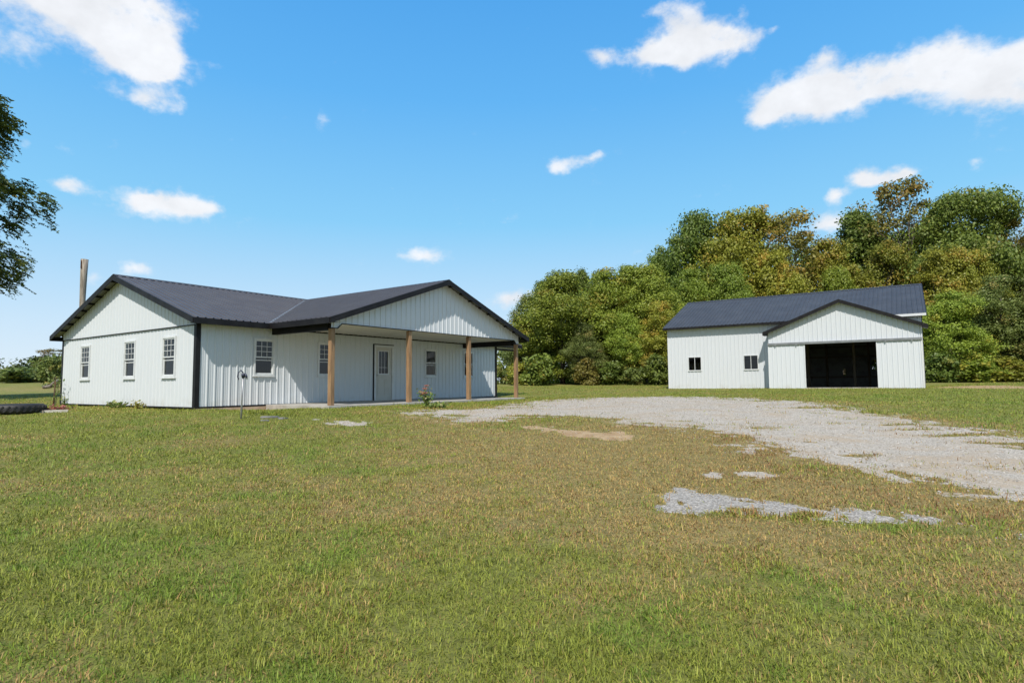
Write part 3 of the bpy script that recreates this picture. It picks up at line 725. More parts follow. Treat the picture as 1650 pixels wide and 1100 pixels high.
# base trim, corner trim
for a_ in ((.11,6.66,-.028,-.001,-.030,.022),(7.78,LN-.1,-.028,-.001,-.030,.022),(-.028,-.001,.11,W-.11,-.030,.012)):
    mb = MB(); mb.box(*a_); mb.build('base_trim', M['trim'], house)
mb = MB(); mb.box(.02, UP-PU-.26, -.055, .09, -.5, -.034); mb.build('foundation', M['footing'], house)
def corner(x, y, sx, sy, name='corner_trim'):
    c = MB(); z0, z1 = -.05, 2.46
    c.box(min(x, x-sx*.105), max(x, x-sx*.105), min(y, y+sy*.03), max(y, y+sy*.03), z0, z1)
    c.box(min(x, x+sx*.03), max(x, x+sx*.03), min(y+sy*.03, y-sy*.105), max(y+sy*.03, y-sy*.105), z0, z1)
    c.build(name, M['trim'], house)
corner(0, 0, -1, -1); corner(LN, 0, 1, -1); corner(0, W, -1, 1); corner(LN, W, 1, 1)
# windows
frF = wall_frame('x', 0, 1); frG = wall_frame('y', 0, 1)
for k, (a, b) in enumerate(WINF): house_window(house, frF, 'x', a, b, ZW0, ZW1, grid=k < 2)
for a, b in WING: house_window(house, frG, 'y', a, b, .88, 2.12, grid=True)
# front door with an oval-cut half light
mb = MB()
fbox(mb, frF, 6.72, 6.80, .0, 2.13, -.10, .035); fbox(mb, frF, 7.64, 7.72, .0, 2.13, -.10, .035); fbox(mb, frF, 6.80, 7.64, 2.05, 2.13, -.10, .035)
dfr = mb.build('door_frame', M['white'], house)
mb = MB(); fbox(mb, frF, 6.665, 6.715, .0, 2.165, -.0, .032); fbox(mb, frF, 6.715, 7.725, 2.133, 2.165, 0, .032); mb.build('door_surround', M['trim'], dfr)
mb = MB()
ga, gb, g0, g1 = 6.96, 7.46, 1.03, 1.90
for a0, a1, z0, z1 in ((6.80,ga,.03,2.05),(gb,7.64,.03,2.05),(ga,gb,.03,g0),(ga,gb,g1,2.05)): fbox(mb, frF, a0, a1, z0, z1, -.06, -.015)
for a0, a1 in ((6.90,7.18),(7.26,7.54)):                                    # two raised panels below the glass
    for q in range(2): fbox(mb, frF, a0+.03*q, a1-.03*q, .18+.03*q, .84-.03*q, -.015+.006*q, -.009+.006*q)
door = mb.build('door', M['door'], house)
mb = MB()
for a0, a1, z0, z1 in ((ga-.03,ga+.012,g0-.03,g1+.03),(gb-.012,gb+.03,g0-.03,g1+.03),(ga+.012,gb-.012,g1-.012,g1+.03),(ga+.012,gb-.012,g0-.03,g0+.012)): fbox(mb, frF, a0, a1, z0, z1, -.014, .004)
mb.build('glass_frame', M['white'], door)
pane('door_pane', frF, 'x', ga, gb, g0, g1, -.036, door)
mb = MB()
for k in (1, 2): x = ga+(gb-ga)*k/3; fbox(mb, frF, x-.006, x+.006, g0, g1, -.033, -.028)
z = g0+(g1-g0)*.28; fbox(mb, frF, ga, gb, z-.006, z+.006, -.0275, -.024); mb.build('leading', M['white'], door)
mb = MB(); mb.lathe([(0,0),(.012,.0),(.012,.03),(.028,.045),(.030,.062),(.018,.075),(0,.077)], n=14); kn = mb.build('handle', M['metal'], door, smooth=True)
kn.location = (6.87, .010, .98); kn.rotation_euler = (math.pi/2, 0, 0)
mb = MB(); fbox(mb, frF, 6.72, 7.72, -.02, .028, -.10, .07); mb.build('threshold', M['metal'], dfr)

# roof
LR = LN+1.70                                   # roof runs on over a small side porch at the far end
cs = 1/math.sqrt(1+SL*SL)
Sfull = (W/2+OV)/cs
half = PU+OV
SP = (ZR-ZE)/half; csp = 1/math.sqrt(1+SP*SP); Sp = half/csp
def main_bottom(u):                            # front slope stops at the valleys
    d = abs(u-UP)
    return Sfull if d >= half else min(Sfull, (d*SP/SL)/cs)
roofm = MB(); dn = Vector((0,-cs,-SL*cs)); nn = Vector((0,-SL*cs,cs))
ribbed(roofm, (0,W/2,ZR), (1,0,0), tuple(dn), tuple(nn), -OG, LR, cst(0), main_bottom, (), breaks=(UP-half, UP, UP+half), phase=.04, rib=.034)
dn2 = Vector((0,cs,-SL*cs)); nn2 = Vector((0,SL*cs,cs))
ribbed(roofm, (0,W/2,ZR), (1,0,0), tuple(dn2), tuple(nn2), -OG, LR, cst(0), cst(Sfull), (), phase=.04, rib=.034)
roof = roofm.build('roof', M['roof'], house)
# porch roof, two slopes running back to the valleys
pm = MB(); yf = -PD-RK
for sg in (-1, 1):
    d = Vector((sg*csp,0,-SP*csp)); n = Vector((sg*SP*csp,0,csp))
    yv = lambda s: W/2-(s*csp*SP/SL)           # depth where this slope meets the main slope, for slope distance s
    ribbed(pm, (UP,0,ZR), (0,1,0), tuple(d), tuple(n), yf, W/2, cst(0), lambda y: min(Sp, max(0, (W/2-y)*SL/SP/csp)), (), breaks=(W/2-half*SP/SL,), phase=.09, rib=.034)
pr = pm.build('porch_roof', M['roof'], house)
mb = MB()                                       # ridge caps and valley flashing
mb.bar((-OG-.01,W/2,ZR+.028), (LR,W/2,ZR+.028), .07, .012)
for sg in (-1, 1):
    mb.add([(-OG-.012,W/2,ZR+.034),(LR,W/2,ZR+.034),(LR,W/2+sg*.16,ZR+.028-SL*.16),(-OG-.012,W/2+sg*.16,ZR+.028-SL*.16)], [(0,1,2,3)])
mb.build('ridge_cap', M['roof'], roof)
mb = MB()
for sg in (-1, 1): mb.add([(UP,yf-.012,ZR+.036),(UP,W/2-.05,ZR+.036),(UP+sg*.16,W/2-.05,ZR+.029-SP*.16),(UP+sg*.16,yf-.012,ZR+.029-SP*.16)], [(0,1,2,3)])
mb.build('ridge_cap', M['roof'], pr)
mb = MB()
for sg in (-1, 1):
    a = Vector((UP+sg*.12, W/2-.12*SP/SL, ZR-.12*SP+.022)); b = Vector((UP+sg*half, W/2-half*SP/SL, ZE+.022))
    s = Vector((sg*.055,.055,.0)); s2 = Vector((sg*.0,.07,SL*.07)); s3 = Vector((-sg*.07,0,SP*.07))
    mb.quad(a, b, b+s2, a+s2); mb.quad(a, b, b+s3, a+s3)
mb.build('valley_flashing', M['grey_trim'], roof)
# fascias
FT = .165
def rake(mb, x, y0, y1, z0, z1, t=.03):         # board along a gable slope in plane x=const
    mb.add([(x-t,y0,z0+.012),(x-t,y1,z1+.012),(x-t,y1,z1-FT),(x-t,y0,z0-FT),(x,y0,z0+.012),(x,y1,z1+.012),(x,y1,z1-FT),(x,y0,z0-FT)],
           [(0,1,2,3),(7,6,5,4),(0,4,5,1),(3,2,6,7),(0,3,7,4),(1,5,6,2)])
for a_ in ((-OG,-OV,W/2,ZE,ZR),(-OG,W/2,W+OV,ZR,ZE),(LR+.03,-OV,W/2,ZE,ZR),(LR+.03,W/2,W+OV,ZR,ZE)):
    mb = MB(); rake(mb, *a_); mb.build('rake_trim', M['trim'], house)
for a_ in ((-OG,UP-half,-OV-.03,-OV),(UP+half,LR,-OV-.03,-OV),(-OG,LR,W+OV,W+OV+.03)):
    mb = MB(); mb.box(*a_, ZE-FT, ZE+.004); mb.build('eave_trim', M['trim'], house)
for sg in (-1, 1):
    mb = MB(); xo = UP+sg*half
    mb.add([(UP,yf,ZR+.012),(xo,yf,ZE+.012),(xo,yf,ZE-FT),(UP,yf,ZR-FT),(UP,yf-.03,ZR+.012),(xo,yf-.03,ZE+.012),(xo,yf-.03,ZE-FT),(UP,yf-.03,ZR-FT)],
           [(0,1,2,3),(7,6,5,4),(0,4,5,1),(3,2,6,7),(1,5,6,2)])
    mb.build('porch_fascia', M['trim'], house)
    mb = MB(); mb.box(min(xo, xo+sg*.03), max(xo, xo+sg*.03), yf, -OV-.03, ZE-FT, ZE+.004); mb.build('eave_trim', M['trim'], house)
# dark underside of the porch eaves and of the main eaves
for x0_, x1_ in ((-OG, UP-half), (UP+half, LR)):
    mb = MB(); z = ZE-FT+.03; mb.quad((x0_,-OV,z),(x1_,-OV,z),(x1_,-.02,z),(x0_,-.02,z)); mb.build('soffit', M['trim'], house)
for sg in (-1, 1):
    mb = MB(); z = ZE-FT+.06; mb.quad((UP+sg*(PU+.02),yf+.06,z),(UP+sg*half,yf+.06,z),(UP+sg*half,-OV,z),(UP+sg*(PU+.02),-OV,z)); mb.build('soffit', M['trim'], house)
# added sheets under the rake overhangs, their lighter grey standing in for bounced light
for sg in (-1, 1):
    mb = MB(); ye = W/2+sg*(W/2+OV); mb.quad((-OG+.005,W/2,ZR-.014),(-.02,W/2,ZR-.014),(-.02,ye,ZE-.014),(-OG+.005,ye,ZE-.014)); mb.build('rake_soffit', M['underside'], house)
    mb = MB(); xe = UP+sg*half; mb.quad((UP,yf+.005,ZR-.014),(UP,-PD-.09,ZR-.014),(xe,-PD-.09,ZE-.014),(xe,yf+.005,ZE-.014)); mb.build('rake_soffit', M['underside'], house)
# purlin ends under the rakes
for k in range(9):
    for sg in (-1, 1):
        y = W/2+sg*(.35+k*.6)
        if abs(y-W/2) < W/2: mb = MB(); mb.bar((-OG,y,ztop(y)-.05), (.0,y,ztop(y)-.05), .04, .06); mb.build('purlin', M['trim'], house)
        x = UP+sg*(.35+k*.58)
        if abs(x-UP) < PU: z = ZR-SP*abs(x-UP)-.05; mb = MB(); mb.bar((x,yf,z), (x,-PD,z), .04, .06); mb.build('purlin', M['trim'], house)
# porch gable front
zp = lambda u: ZR-SP*abs(u-UP)
ZH = 2.435
U0, U1 = UP-PU-.09, UP+PU+.09
def low(u):
    d = min(u-U0, U1-u)
    return 2.29 if d < .22 else min(ZH, 2.29+(d-.22)*(ZH-2.29)/.15)
mb = MB(); ribbed(mb, (0,-PD-.085,0), (1,0,0), (0,0,1), (0,-1,0), U0, U1, low, lambda u: zp(u)-.045, (), breaks=(UP, U0+.22, U0+.37, U1-.22, U1-.37), phase=.18)
mb.build('porch_gable', M['siding'], house)
mb = MB()
pts = [(U0,2.29),(U0+.22,2.29),(U0+.37,ZH),(U1-.37,ZH),(U1-.22,2.29),(U1,2.29)]
for (xa, za), (xb, zb) in zip(pts[:-1], pts[1:]): mb.bar((xa,-PD-.10,za-.008), (xb,-PD-.10,zb-.008), .05, .022)
mb.build('header_trim', M['trim'], house)
mb = MB(); mb.box(U0+.02, U1-.02, -PD+.075, -PD+.09, ZH, 2.60); mb.build('header_back', M['ceiling'], house)
# porch ceiling, trim along the wall, side beams
mb = MB(); ribbed(mb, (UP-PU,-PD+.09,2.452), (1,0,0), (0,1,0), (0,0,-1), .09, 2*PU-.09, cst(0), cst(PD-.13), (), rib=.012)
mb.build('porch_ceiling', M['ceiling'], house)
mb = MB(); mb.box(UP-PU+.09, UP+PU-.09, -.036, -.024, 2.405, 2.450); mb.build('ceiling_trim', M['trim'], house)
for sg in (-1, 1):
    x = UP+sg*PU
    mb = MB(); mb.box(x-.085, x+.085, -PD+.09, -.03, 2.235, 2.62); mb.build('porch_beam', M['trim'], house)
# posts
for u in (UP-PU, UP-PU/3, UP+PU/3, UP+PU):
    mb = MB(); zt = 2.29 if abs(u-UP) > 4 else ZH
    mb.box(u-.07, u+.07, -PD-.07, -PD+.07, .012, zt-.02); mb.build('porch_post', M['wood'], house, bevel=.008)
# porch slab
mb = MB(); mb.box(UP-PU-.25, UP+PU+.35, -PD-.22, -.03, -.16, .012); mb.build('porch_slab', M['concrete'], house, bevel=.01)
# side porch at the far end: header and beam
mb = MB(); ribbed(mb, (0,.0,0), (1,0,0), (0,0,1), (0,-1,0), LN+.03, LR, cst(2.33), cst(2.50), ()); mb.build('side_header', M['siding'], house)
mb = MB(); mb.box(LN+.031, LR, -.03, .06, 2.25, 2.327); mb.build('side_beam', M['trim'], house)
mb = MB(); mb.box(LR-.14, LR, W-.14, W, -.05, 2.45); mb.build('side_post', M['wood'], house)

# ------------------------------------------------------------------ BARN   local x = along front towards the right, y = depth
BZ = .236
barn = empty('barn', (BC[0], BC[1], BZ), -BY)
tag(barn, 'white metal barn with dark roof and open sliding doors under a front gable', 'barn')
BL, BD, BR, BE, BO, BG = 13.42, 10.33, 6.04, 3.80, .33, .21
BSL = (BR-BE)/(BD/2+BO); bcs = 1/math.sqrt(1+BSL*BSL); BSf = (BD/2+BO)/bcs
X0, X1, EX = 6.14, 13.36, .86                   # front extension
XC = (X0+X1)/2+.03; EZA, EZE, EO, ERK = 4.73, 3.16, .25, .27
EH = (X1-X0)/2+EO; ESL = (EZA-EZE)/EH; ecs = 1/math.sqrt(1+ESL*ESL)
WINB = [(1.265,2.085),(4.585,5.405)]; BW0, BW1 = 1.085, 1.945
mb = MB()
opb = [(a+.01, b-.01, BW0+.01, BW1-.01) for a, b in WINB]
ribbed(mb, (0,0,0), (1,0,0), (0,0,1), (0,-1,0), 0, X0, cst(-.06), cst(3.72), opb)
ribbed(mb, (0,0,0), (1,0,0), (0,0,1), (0,-1,0), X0, BL, cst(2.9), cst(3.72), ())
mb.build('front_wall', M['barn_siding'], barn)
opr = [(10.7, 11.1, 1.1, 1.8), (8.95, 9.12, .75, 1.25)]
mb = MB()
ribbed(mb, (0,BD,0), (1,0,0), (0,0,1), (0,1,0), 0, BL, cst(-.06), cst(3.72), opr); mb.build('rear_wall', M['barn_siding'], barn); mb = MB()
ribbed(mb, (0,0,0), (0,1,0), (0,0,1), (-1,0,0), 0, BD, cst(-.06), lambda v: BR-BSL*abs(v-BD/2)-.05, (), breaks=(BD/2,)); mb.build('side_wall', M['barn_siding'], barn); mb = MB()
ribbed(mb, (BL,0,0), (0,1,0), (0,0,1), (1,0,0), 0, BD, cst(-.06), lambda v: BR-BSL*abs(v-BD/2)-.05, (), breaks=(BD/2,))
mb.build('side_wall', M['barn_siding'], barn)
mb = MB()                                       # extension: gable front above the opening, wall beside it, side walls
ez = lambda u: EZA-ESL*abs(u-XC)-.045
OA, OB, OT = 8.02, 11.42, 2.40
ribbed(mb, (0,-EX,0), (1,0,0), (0,0,1), (0,-1,0), X0, X1, cst(2.52), ez, (), breaks=(XC,))
mb.build('gable_siding', M['barn_siding'], barn)
mb = MB()
for a_ in (((0,-EX,0),(1,0,0),(0,0,1),(0,-1,0),X0,OA-.1,cst(-.03),cst(2.50)),((0,-EX,0),(1,0,0),(0,0,1),(0,-1,0),OB+.1,X1,cst(-.03),cst(2.50)),
           ((X0,0,0),(0,1,0),(0,0,1),(-1,0,0),-EX,0,cst(-.06),cst(3.14)),((X1,0,0),(0,1,0),(0,0,1),(1,0,0),-EX,0,cst(-.06),cst(3.14))):
    mb = MB(); ribbed(mb, *a_); mb.build('extension_wall', M['barn_siding'], barn)
mb = MB(); mb.box(X1-.01, X1+.045, -EX-.045, -EX+.06, -.03, 3.0); mb.build('corner_trim', M['white'], barn)
mb = MB(); mb.box(-.03, .0, -.03, .09, -.03, 3.7); mb.build('corner_trim', M['white'], barn)
# roofs
mb = MB()
for sg in (-1, 1):
    d = (0,sg*bcs,-BSL*bcs); n = (0,sg*BSL*bcs,bcs)
    ribbed(mb, (0,BD/2,BR), (1,0,0), d, n, -BG, BL+BG, cst(0), cst(BSf), (), rib=.034, phase=.03)
br = mb.build('roof', M['barn_roof'], barn)
mb = MB()
for sg in (-1, 1): mb.add([(-BG-.012,BD/2,BR+.036),(BL+BG+.012,BD/2,BR+.036),(BL+BG+.012,BD/2+sg*.17,BR+.03-BSL*.17),(-BG-.012,BD/2+sg*.17,BR+.03-BSL*.17)], [(0,1,2,3)])
mb.build('ridge_cap', M['barn_roof'], br)
mb = MB()
yb = lambda z: (BD/2)-(BR-z)/BSL                # where the main slope reaches height z
for sg in (-1, 1):
    d = (sg*ecs,0,-ESL*ecs); n = (sg*ESL*ecs,0,ecs)
    ymax = yb(EZA)
    def hi(y):
        if y <= -BO: return EH/ecs
        zm = BR-BSL*(BD/2-y)                     # main roof height at this depth: the gable roof stops there
        return min(EH/ecs, max(0, (EZA-zm)/ESL/ecs))
    ribbed(mb, (XC,0,EZA), (0,1,0), d, n, -EX-ERK, ymax, cst(0), hi, (), breaks=(-BO, yb(EZE) if yb(EZE) > -BO else -BO), rib=.018)
er = mb.build('extension_roof', M['barn_roof'], barn)
F2 = .17
for sg in (-1, 1):
    mb = MB(); xo = XC+sg*EH; y = -EX-ERK
    mb.add([(XC,y,EZA+.02),(xo,y,EZE+.02),(xo,y,EZE-F2),(XC,y,EZA-F2),(XC,y-.03,EZA+.02),(xo,y-.03,EZE+.02),(xo,y-.03,EZE-F2),(XC,y-.03,EZA-F2)],
           [(0,1,2,3),(7,6,5,4),(0,4,5,1),(3,2,6,7),(1,5,6,2)])
    mb.build('extension_trim', M['trim'], barn)
    mb = MB(); mb.box(min(xo, xo+sg*.03), max(xo, xo+sg*.03), y, -BO-.03, EZE-F2, EZE+.006); mb.build('eave_trim', M['trim'], barn)
    mb = MB(); mb.add([(xo,y+.01,EZE-F2+.02),(xo,-.02,EZE-F2+.02),(xo-sg*EO,-.02,EZE-F2+.02+ESL*EO),(xo-sg*EO,y+.01,EZE-F2+.02+ESL*EO)], [(0,1,2,3)]); mb.build('soffit', M['trim'], barn)
mb = MB(); mb.box(-BG, XC, -BO-.03, -BO, BE-.12, BE+.004); mb.build('eave_trim', M['trim'], barn)
mb = MB(); mb.box(-BG, BL+BG, BD+BO, BD+BO+.03, BE-.12, BE+.004); mb.build('eave_trim', M['trim'], barn)
mb = MB(); mb.quad((-BG,-BO,BE-.10),(BL+BG,-BO,BE-.10),(BL+BG,-.02,BE-.10),(-BG,-.02,BE-.10)); mb.build('soffit', M['trim'], barn)
for x in (-BG, BL+BG+.03):
    for ya, yb_, za, zb in ((-BO,BD/2,BE,BR),(BD/2,BD+BO,BR,BE)):
        FT = .13; mb = MB(); rake(mb, x, ya, yb_, za, zb); mb.build('rake_trim', M['trim'], barn)
mb = MB(); mb.box(XC, BL+BG, -BO-.03, -BO, BE-.12, BE+.004); mb.build('eave_trim', M['white'], barn)
# door track, sliding doors
mb = MB(); mb.box(X0-.02, X1+.02, -EX-.20, -EX-.025, 2.40, 2.53); mb.build('door_track', M['grey_trim'], barn, bevel=.01)
def slider(a0, a1, tilt, lean, lab):
    mb = MB(); ribbed(mb, (a0,0,0), (1,0,0), (0,0,1), (0,-1,0), 0, a1-a0, cst(0), cst(2.44), (), rib=.017)
    d = mb.build('sliding_door', M['barn_siding'], barn); d['label'] = lab
    d.location = (0, -EX-.165, -.02); d.rotation_euler = (lean, tilt, 0)
    f = MB()
    for x in (a0, a1): f.box(x-.02, x+.02, -.024, .03, 0, 2.44)
    f.box(a0+.02, a1-.02, .001, .03, 0, .05); f.build('door_edge', M['white'], d)
    return d
d1 = slider(X0+.02, OA, 0, math.radians(-1.0), 'white ribbed sliding door pushed to the left of the opening')
d2 = slider(OB, X1-.02, 0, math.radians(-1.0), 'white ribbed sliding door pushed to the right of the opening')
for a in (X0+.4, OA-.4, OB+.4, X1-.4):
    mb = MB(); mb.box(a-.03, a+.03, -EX-.215, -EX-.205, 2.34, 2.44); mb.build('door_roller', M['metal'], barn)
# windows with two side-by-side panes
frB = wall_frame('x', 0, 1)
for a, b in WINB:
    f = MB(); t = .032
    fbox(f, frB, a, a+t, BW0, BW1, -.04, .04); fbox(f, frB, b-t, b, BW0, BW1, -.04, .04); fbox(f, frB, a+t, b-t, BW1-t, BW1, -.04, .04); fbox(f, frB, a+t, b-t, BW0, BW0+t, -.04, .04)
    fbox(f, frB, (a+b)/2-.012, (a+b)/2+.012, BW0+t, BW1-t, -.02, .034)
    w_ = f.build('window', M['white'], barn)
    for q in (0, 1):
        xa, xb = ((a+t, (a+b)/2-.012), ((a+b)/2+.012, b-t))[q]; pane('pane', frB, 'x', xa, xb, BW0+t, BW1-t, .002, w_)
    s = MB(); fbox(s, frB, a-.02, b+.02, BW0-.03, BW0-.001, -.0, .055); s.build('sill', M['white'], w_)
# inside: dark liner, floor, posts and girts
mb = MB(); mb.box(.06, BL-.06, .06, BD-.06, -.08, -.03); mb.build('floor', M['dirtfloor'], barn); mb = MB(); mb.box(X0+.06, X1-.06, -EX+.06, .06, -.08, -.031); mb.build('floor', M['dirtfloor'], barn)
mb = MB(); mb.box(OA-.15, OB+.15, -EX-.16, -EX+.05, -.09, .02); mb.build('threshold', M['concrete'], barn, bevel=.01)
mb = MB()
ribbed(mb, (0,.12,0), (1,0,0), (0,0,1), (0,-1,0), .1, X0-.02, cst(-.03), cst(3.7), opb, rib=0, minor=False)
ribbed(mb, (0,BD-.12,0), (1,0,0), (0,0,1), (0,-1,0), .1, BL-.1, cst(-.03), cst(3.7), opr, rib=0, minor=False)
for x in (.12, BL-.12): mb.quad((x,.1,-.03),(x,BD-.1,-.03),(x,BD-.1,3.7),(x,.1,3.7))
for x in (X0+.1, X1-.1): mb.quad((x,-EX+.05,-.03),(x,.12,-.03),(x,.12,3.0),(x,-EX+.05,3.0))
mb.quad((.1,.1,3.71),(BL-.1,.1,3.71),(BL-.1,BD-.1,3.71),(.1,BD-.1,3.71)); mb.quad((X0+.1,-EX+.1,2.98),(X1-.1,-EX+.1,2.98),(X1-.1,.1,2.98),(X0+.1,.1,2.98))
mb.build('lining', M['lining'], barn)
for x in np.arange(.35, BL-.2, 2.55):
    mb = MB(); mb.box(x-.07, x+.07, BD-.30, BD-.16, -.03, 3.65); mb.build('interior_post', M['frame_wood'], barn)
for x in (7.45, 10.0, 12.55):
    mb = MB(); mb.box(x-.07, x+.07, 4.9, 5.04, -.03, 3.65); mb.build('interior_post', M['frame_wood'], barn)
for z in (.6, 2.0, 2.7, 3.3):
    mb = MB(); mb.box(.42, BL-.4, BD-.16, BD-.125, z, z+.09); mb.build('girt', M['frame_wood'], barn)
# ------------------------------------------------------------------ trees and plants
def leaf_quads(c, nrm, size, aspect, r):
    """one folded-free leaf face per centre c with normal nrm"""
    n = len(c)
    a = r.normal(size=(n,3)); t = np.cross(nrm, a); t /= np.linalg.norm(t, axis=1, keepdims=True)+1e-9
    b = np.cross(nrm, t); s = size[:,None]
    V = np.stack([c-t*s, c-b*s*aspect+t*s*.1, c+t*s, c+b*s*aspect+t*s*.1], 1)
    return V.reshape(-1,3)
def crown_shape(kind, t):
    if kind == 'round': return np.sqrt(np.clip(1-(2*np.clip(t,0,1)-.95)**2/1.05, .02, 1))
    if kind == 'egg': return np.sqrt(np.clip(np.sin(np.pi*np.clip(t*.86+.12, 0, 1)), .02, 1))*(1.05-.30*t)
    if kind == 'cone': return np.clip(1.04-t, .03, 1)**.75*np.clip(.45+t*3, 0, 1)
    if kind == 'skirt': return np.clip(1.02-t**2.2, .03, 1)**.6*np.clip(.8+t, 0, 1)
    if kind == 'vase': return np.clip(.35+.8*t, 0, 1)*np.sqrt(np.clip(1.03-t**4, .02, 1))
    return np.ones_like(t)
def tree_meshes(seed, H, R, base, kind, ncl, nleaf, leaf, crad, tr=.18, lobes=7, turn=.12, flat=.65, limbs=34, droop=0, sparse=0, aspect=.6):
    r = np.random.default_rng(seed)
    # cluster centres: crown envelope broken up by lobes
    lobes += 4; la = r.random(lobes)*2*np.pi; lt = r.random(lobes)*.95+.03; lw = .45+.65*r.random(lobes)
    P = []
    while len(P) < ncl:
        t = r.random(); a = r.random()*2*np.pi
        d = np.abs((a-la+np.pi) % (2*np.pi)-np.pi)
        k = np.exp(-(d/.62)**2-((t-lt)/.16)**2)*lw
        env = .56+.72*min(1, k.max())
        if r.random() > .22+.9*k.max(): continue
        rad = R*float(crown_shape(kind, np.array(t)))*env*(.38+.62*math.sqrt(r.random()))
        stray = r.random() < .12; rad *= 1.22 if stray else 1
        P.append((math.cos(a)*rad, math.sin(a)*rad, base+(H-base)*(t*.96+.02+(.035 if stray and t > .6 else 0))-droop*rad*.12))
    P = np.array(P)
    cr = crad*(.7+.75*r.random(ncl))
    cl = np.repeat(np.arange(ncl), nleaf)
    g = r.normal(size=(len(cl),3))*.46; g /= np.maximum(1, np.linalg.norm(g, axis=1, keepdims=True)/(.75+.35*r.random((len(cl),1)))); g[:,2] *= flat
    st = .65+.85*r.random((ncl,1)); ang = r.random(ncl)*np.pi; ca, sa_ = np.cos(ang)[cl], np.sin(ang)[cl]
    gx_, gy_ = g[:,0]*st[cl,0], g[:,1]/st[cl,0]; g = np.stack([gx_*ca-gy_*sa_, gx_*sa_+gy_*ca, g[:,2]], -1)
    C = P[cl]+g*cr[cl][:,None]
    if droop: C[:,2] -= droop*np.hypot(g[:,0], g[:,1])**2*cr[cl]*.8
    if sparse:
        k = r.random(len(cl)) > sparse; C = C[k]; cl = cl[k]; g = g[k]
    n = len(C)
    nr = g/(np.linalg.norm(g, axis=1, keepdims=True)+1e-6)*.75+r.normal(size=(n,3))*.55+np.array([0,0,.5])
    nr /= np.linalg.norm(nr, axis=1, keepdims=True)+1e-9
    V = leaf_quads(C, nr, leaf*(.6+.7*r.random(n)), aspect, r)
    tint = np.clip(r.normal(.45, .22, n)+.25*(r.random(ncl)[cl]-.5), 0, 1)
    tc_ = np.clip((r.random(ncl) < turn)*(.4+.6*r.random(ncl)), 0, 1)[cl]*(r.random(n) < .8)
    # woody part
    mb = MB(); bend = r.normal(size=2)*.04*H
    top = H*(.8 if kind in ('cone','skirt') else .62)
    def stem(z): q = z/top; return Vector((bend[0]*q*q, bend[1]*q*q, z))
    zs = np.linspace(-.25, top, 7)
    mb.tube([stem(max(z, -.25)) for z in zs], [tr*(1.25 if i == 0 else 1)*(1-.78*i/6) for i in range(7)], 8)
    order = r.permutation(ncl)[:limbs]
    for q in order:
        p = Vector(P[q]); hh = math.hypot(p.x, p.y)
        z0 = max(base*.7, min(top*.97, p.z-hh*(.55+.5*r.random())))
        s = stem(z0); rr = tr*(1-.75*z0/top)*.55
        m = s.lerp(p, .5)+Vector((0,0,-.10*hh+.0))+Vector(r.normal(size=3))*.10*hh
        m2 = s.lerp(p, .8)+Vector(r.normal(size=3))*.07*hh
        mb.tube([s, m, m2, p], [rr, rr*.62, rr*.38, rr*.15], 5, caps=False)
    return V, np.repeat(tint, 4), np.repeat(tc_, 4), mb
def make_tree(name, leafmat, bark, *a, **k):
    V, ti, tu, mb = tree_meshes(*a, **k)
    root = empty(name)
    mb.build('trunk', bark, root, smooth=True)
    np_mesh('crown', V, 4, leafmat, root, attrs={'tint': ('FLOAT', ti), 'turn': ('FLOAT', tu)})
    return root
PROTO = {
 'broad': lambda s: make_tree('broadleaf_tree', M['leaf_mid'], M['bark'], s, 10, 3.9, .7, 'skirt', 280, 190, .092, .80, turn=.10),
 'dark':  lambda s: make_tree('broadleaf_tree', M['leaf_dark'], M['bark'], s, 10, 3.4, 1.2, 'egg', 250, 190, .090, .76, turn=.05),
 'olive': lambda s: make_tree('broadleaf_tree', M['leaf_olive'], M['bark'], s, 10, 3.3, 1.6, 'egg', 230, 170, .086, .72, turn=.22, limbs=50),
 'airy':  lambda s: make_tree('broadleaf_tree', M['leaf_brown'], M['bark_pale'], s, 10, 2.6, 2.6, 'vase', 100, 74, .090, .52, turn=.25, limbs=90, tr=.16),
 'cone':  lambda s: make_tree('conical_tree', M['leaf_dark'], M['bark'], s, 10, 2.2, .6, 'cone', 200, 175, .085, .66, turn=.12),
 'round': lambda s: make_tree('broadleaf_tree', M['leaf_dark'], M['bark'], s, 10, 4.6, 4.0, 'round', 270, 195, .092, .80, turn=.06, limbs=60, tr=.2),
 'grey':  lambda s: make_tree('broadleaf_tree', M['leaf_grey'], M['bark_pale'], s, 10, 3.4, .3, 'skirt', 240, 180, .082, .78, turn=.08),
}
CACHE = {}; USED = {}
def tree(kind, var, px, top, Y, width, label, group='trees at the edge of the wood', base_px=None):
    """put a tree where the photo shows it: trunk bearing px, crown top at row top, at distance Y, crown width in px"""
    key = (kind, var % 3); p = at(px, top, Y); g0 = gz(p.x, p.y)-.05
    if key not in CACHE: CACHE[key] = PROTO[kind](hash(kind) % 1 + 100*(list(PROTO).index(kind)+1)+key[1]); o = CACHE[key]
    else: o = copy_tree(CACHE[key])
    wd = {'broad':3.9,'dark':3.4,'olive':3.3,'airy':2.6,'cone':2.2,'round':4.6,'grey':3.4}[kind]*2.0
    o.location = (p.x, p.y, g0)
    sw = 1.10*width*Y/F_PX/wd; sh = (p.z-g0)/10.1
    o.scale = (sw, sw, sh); o.rotation_euler = (0, 0, (var*2.399+px*.13) % 6.28)
    tag(o, label, 'tree', group); return o
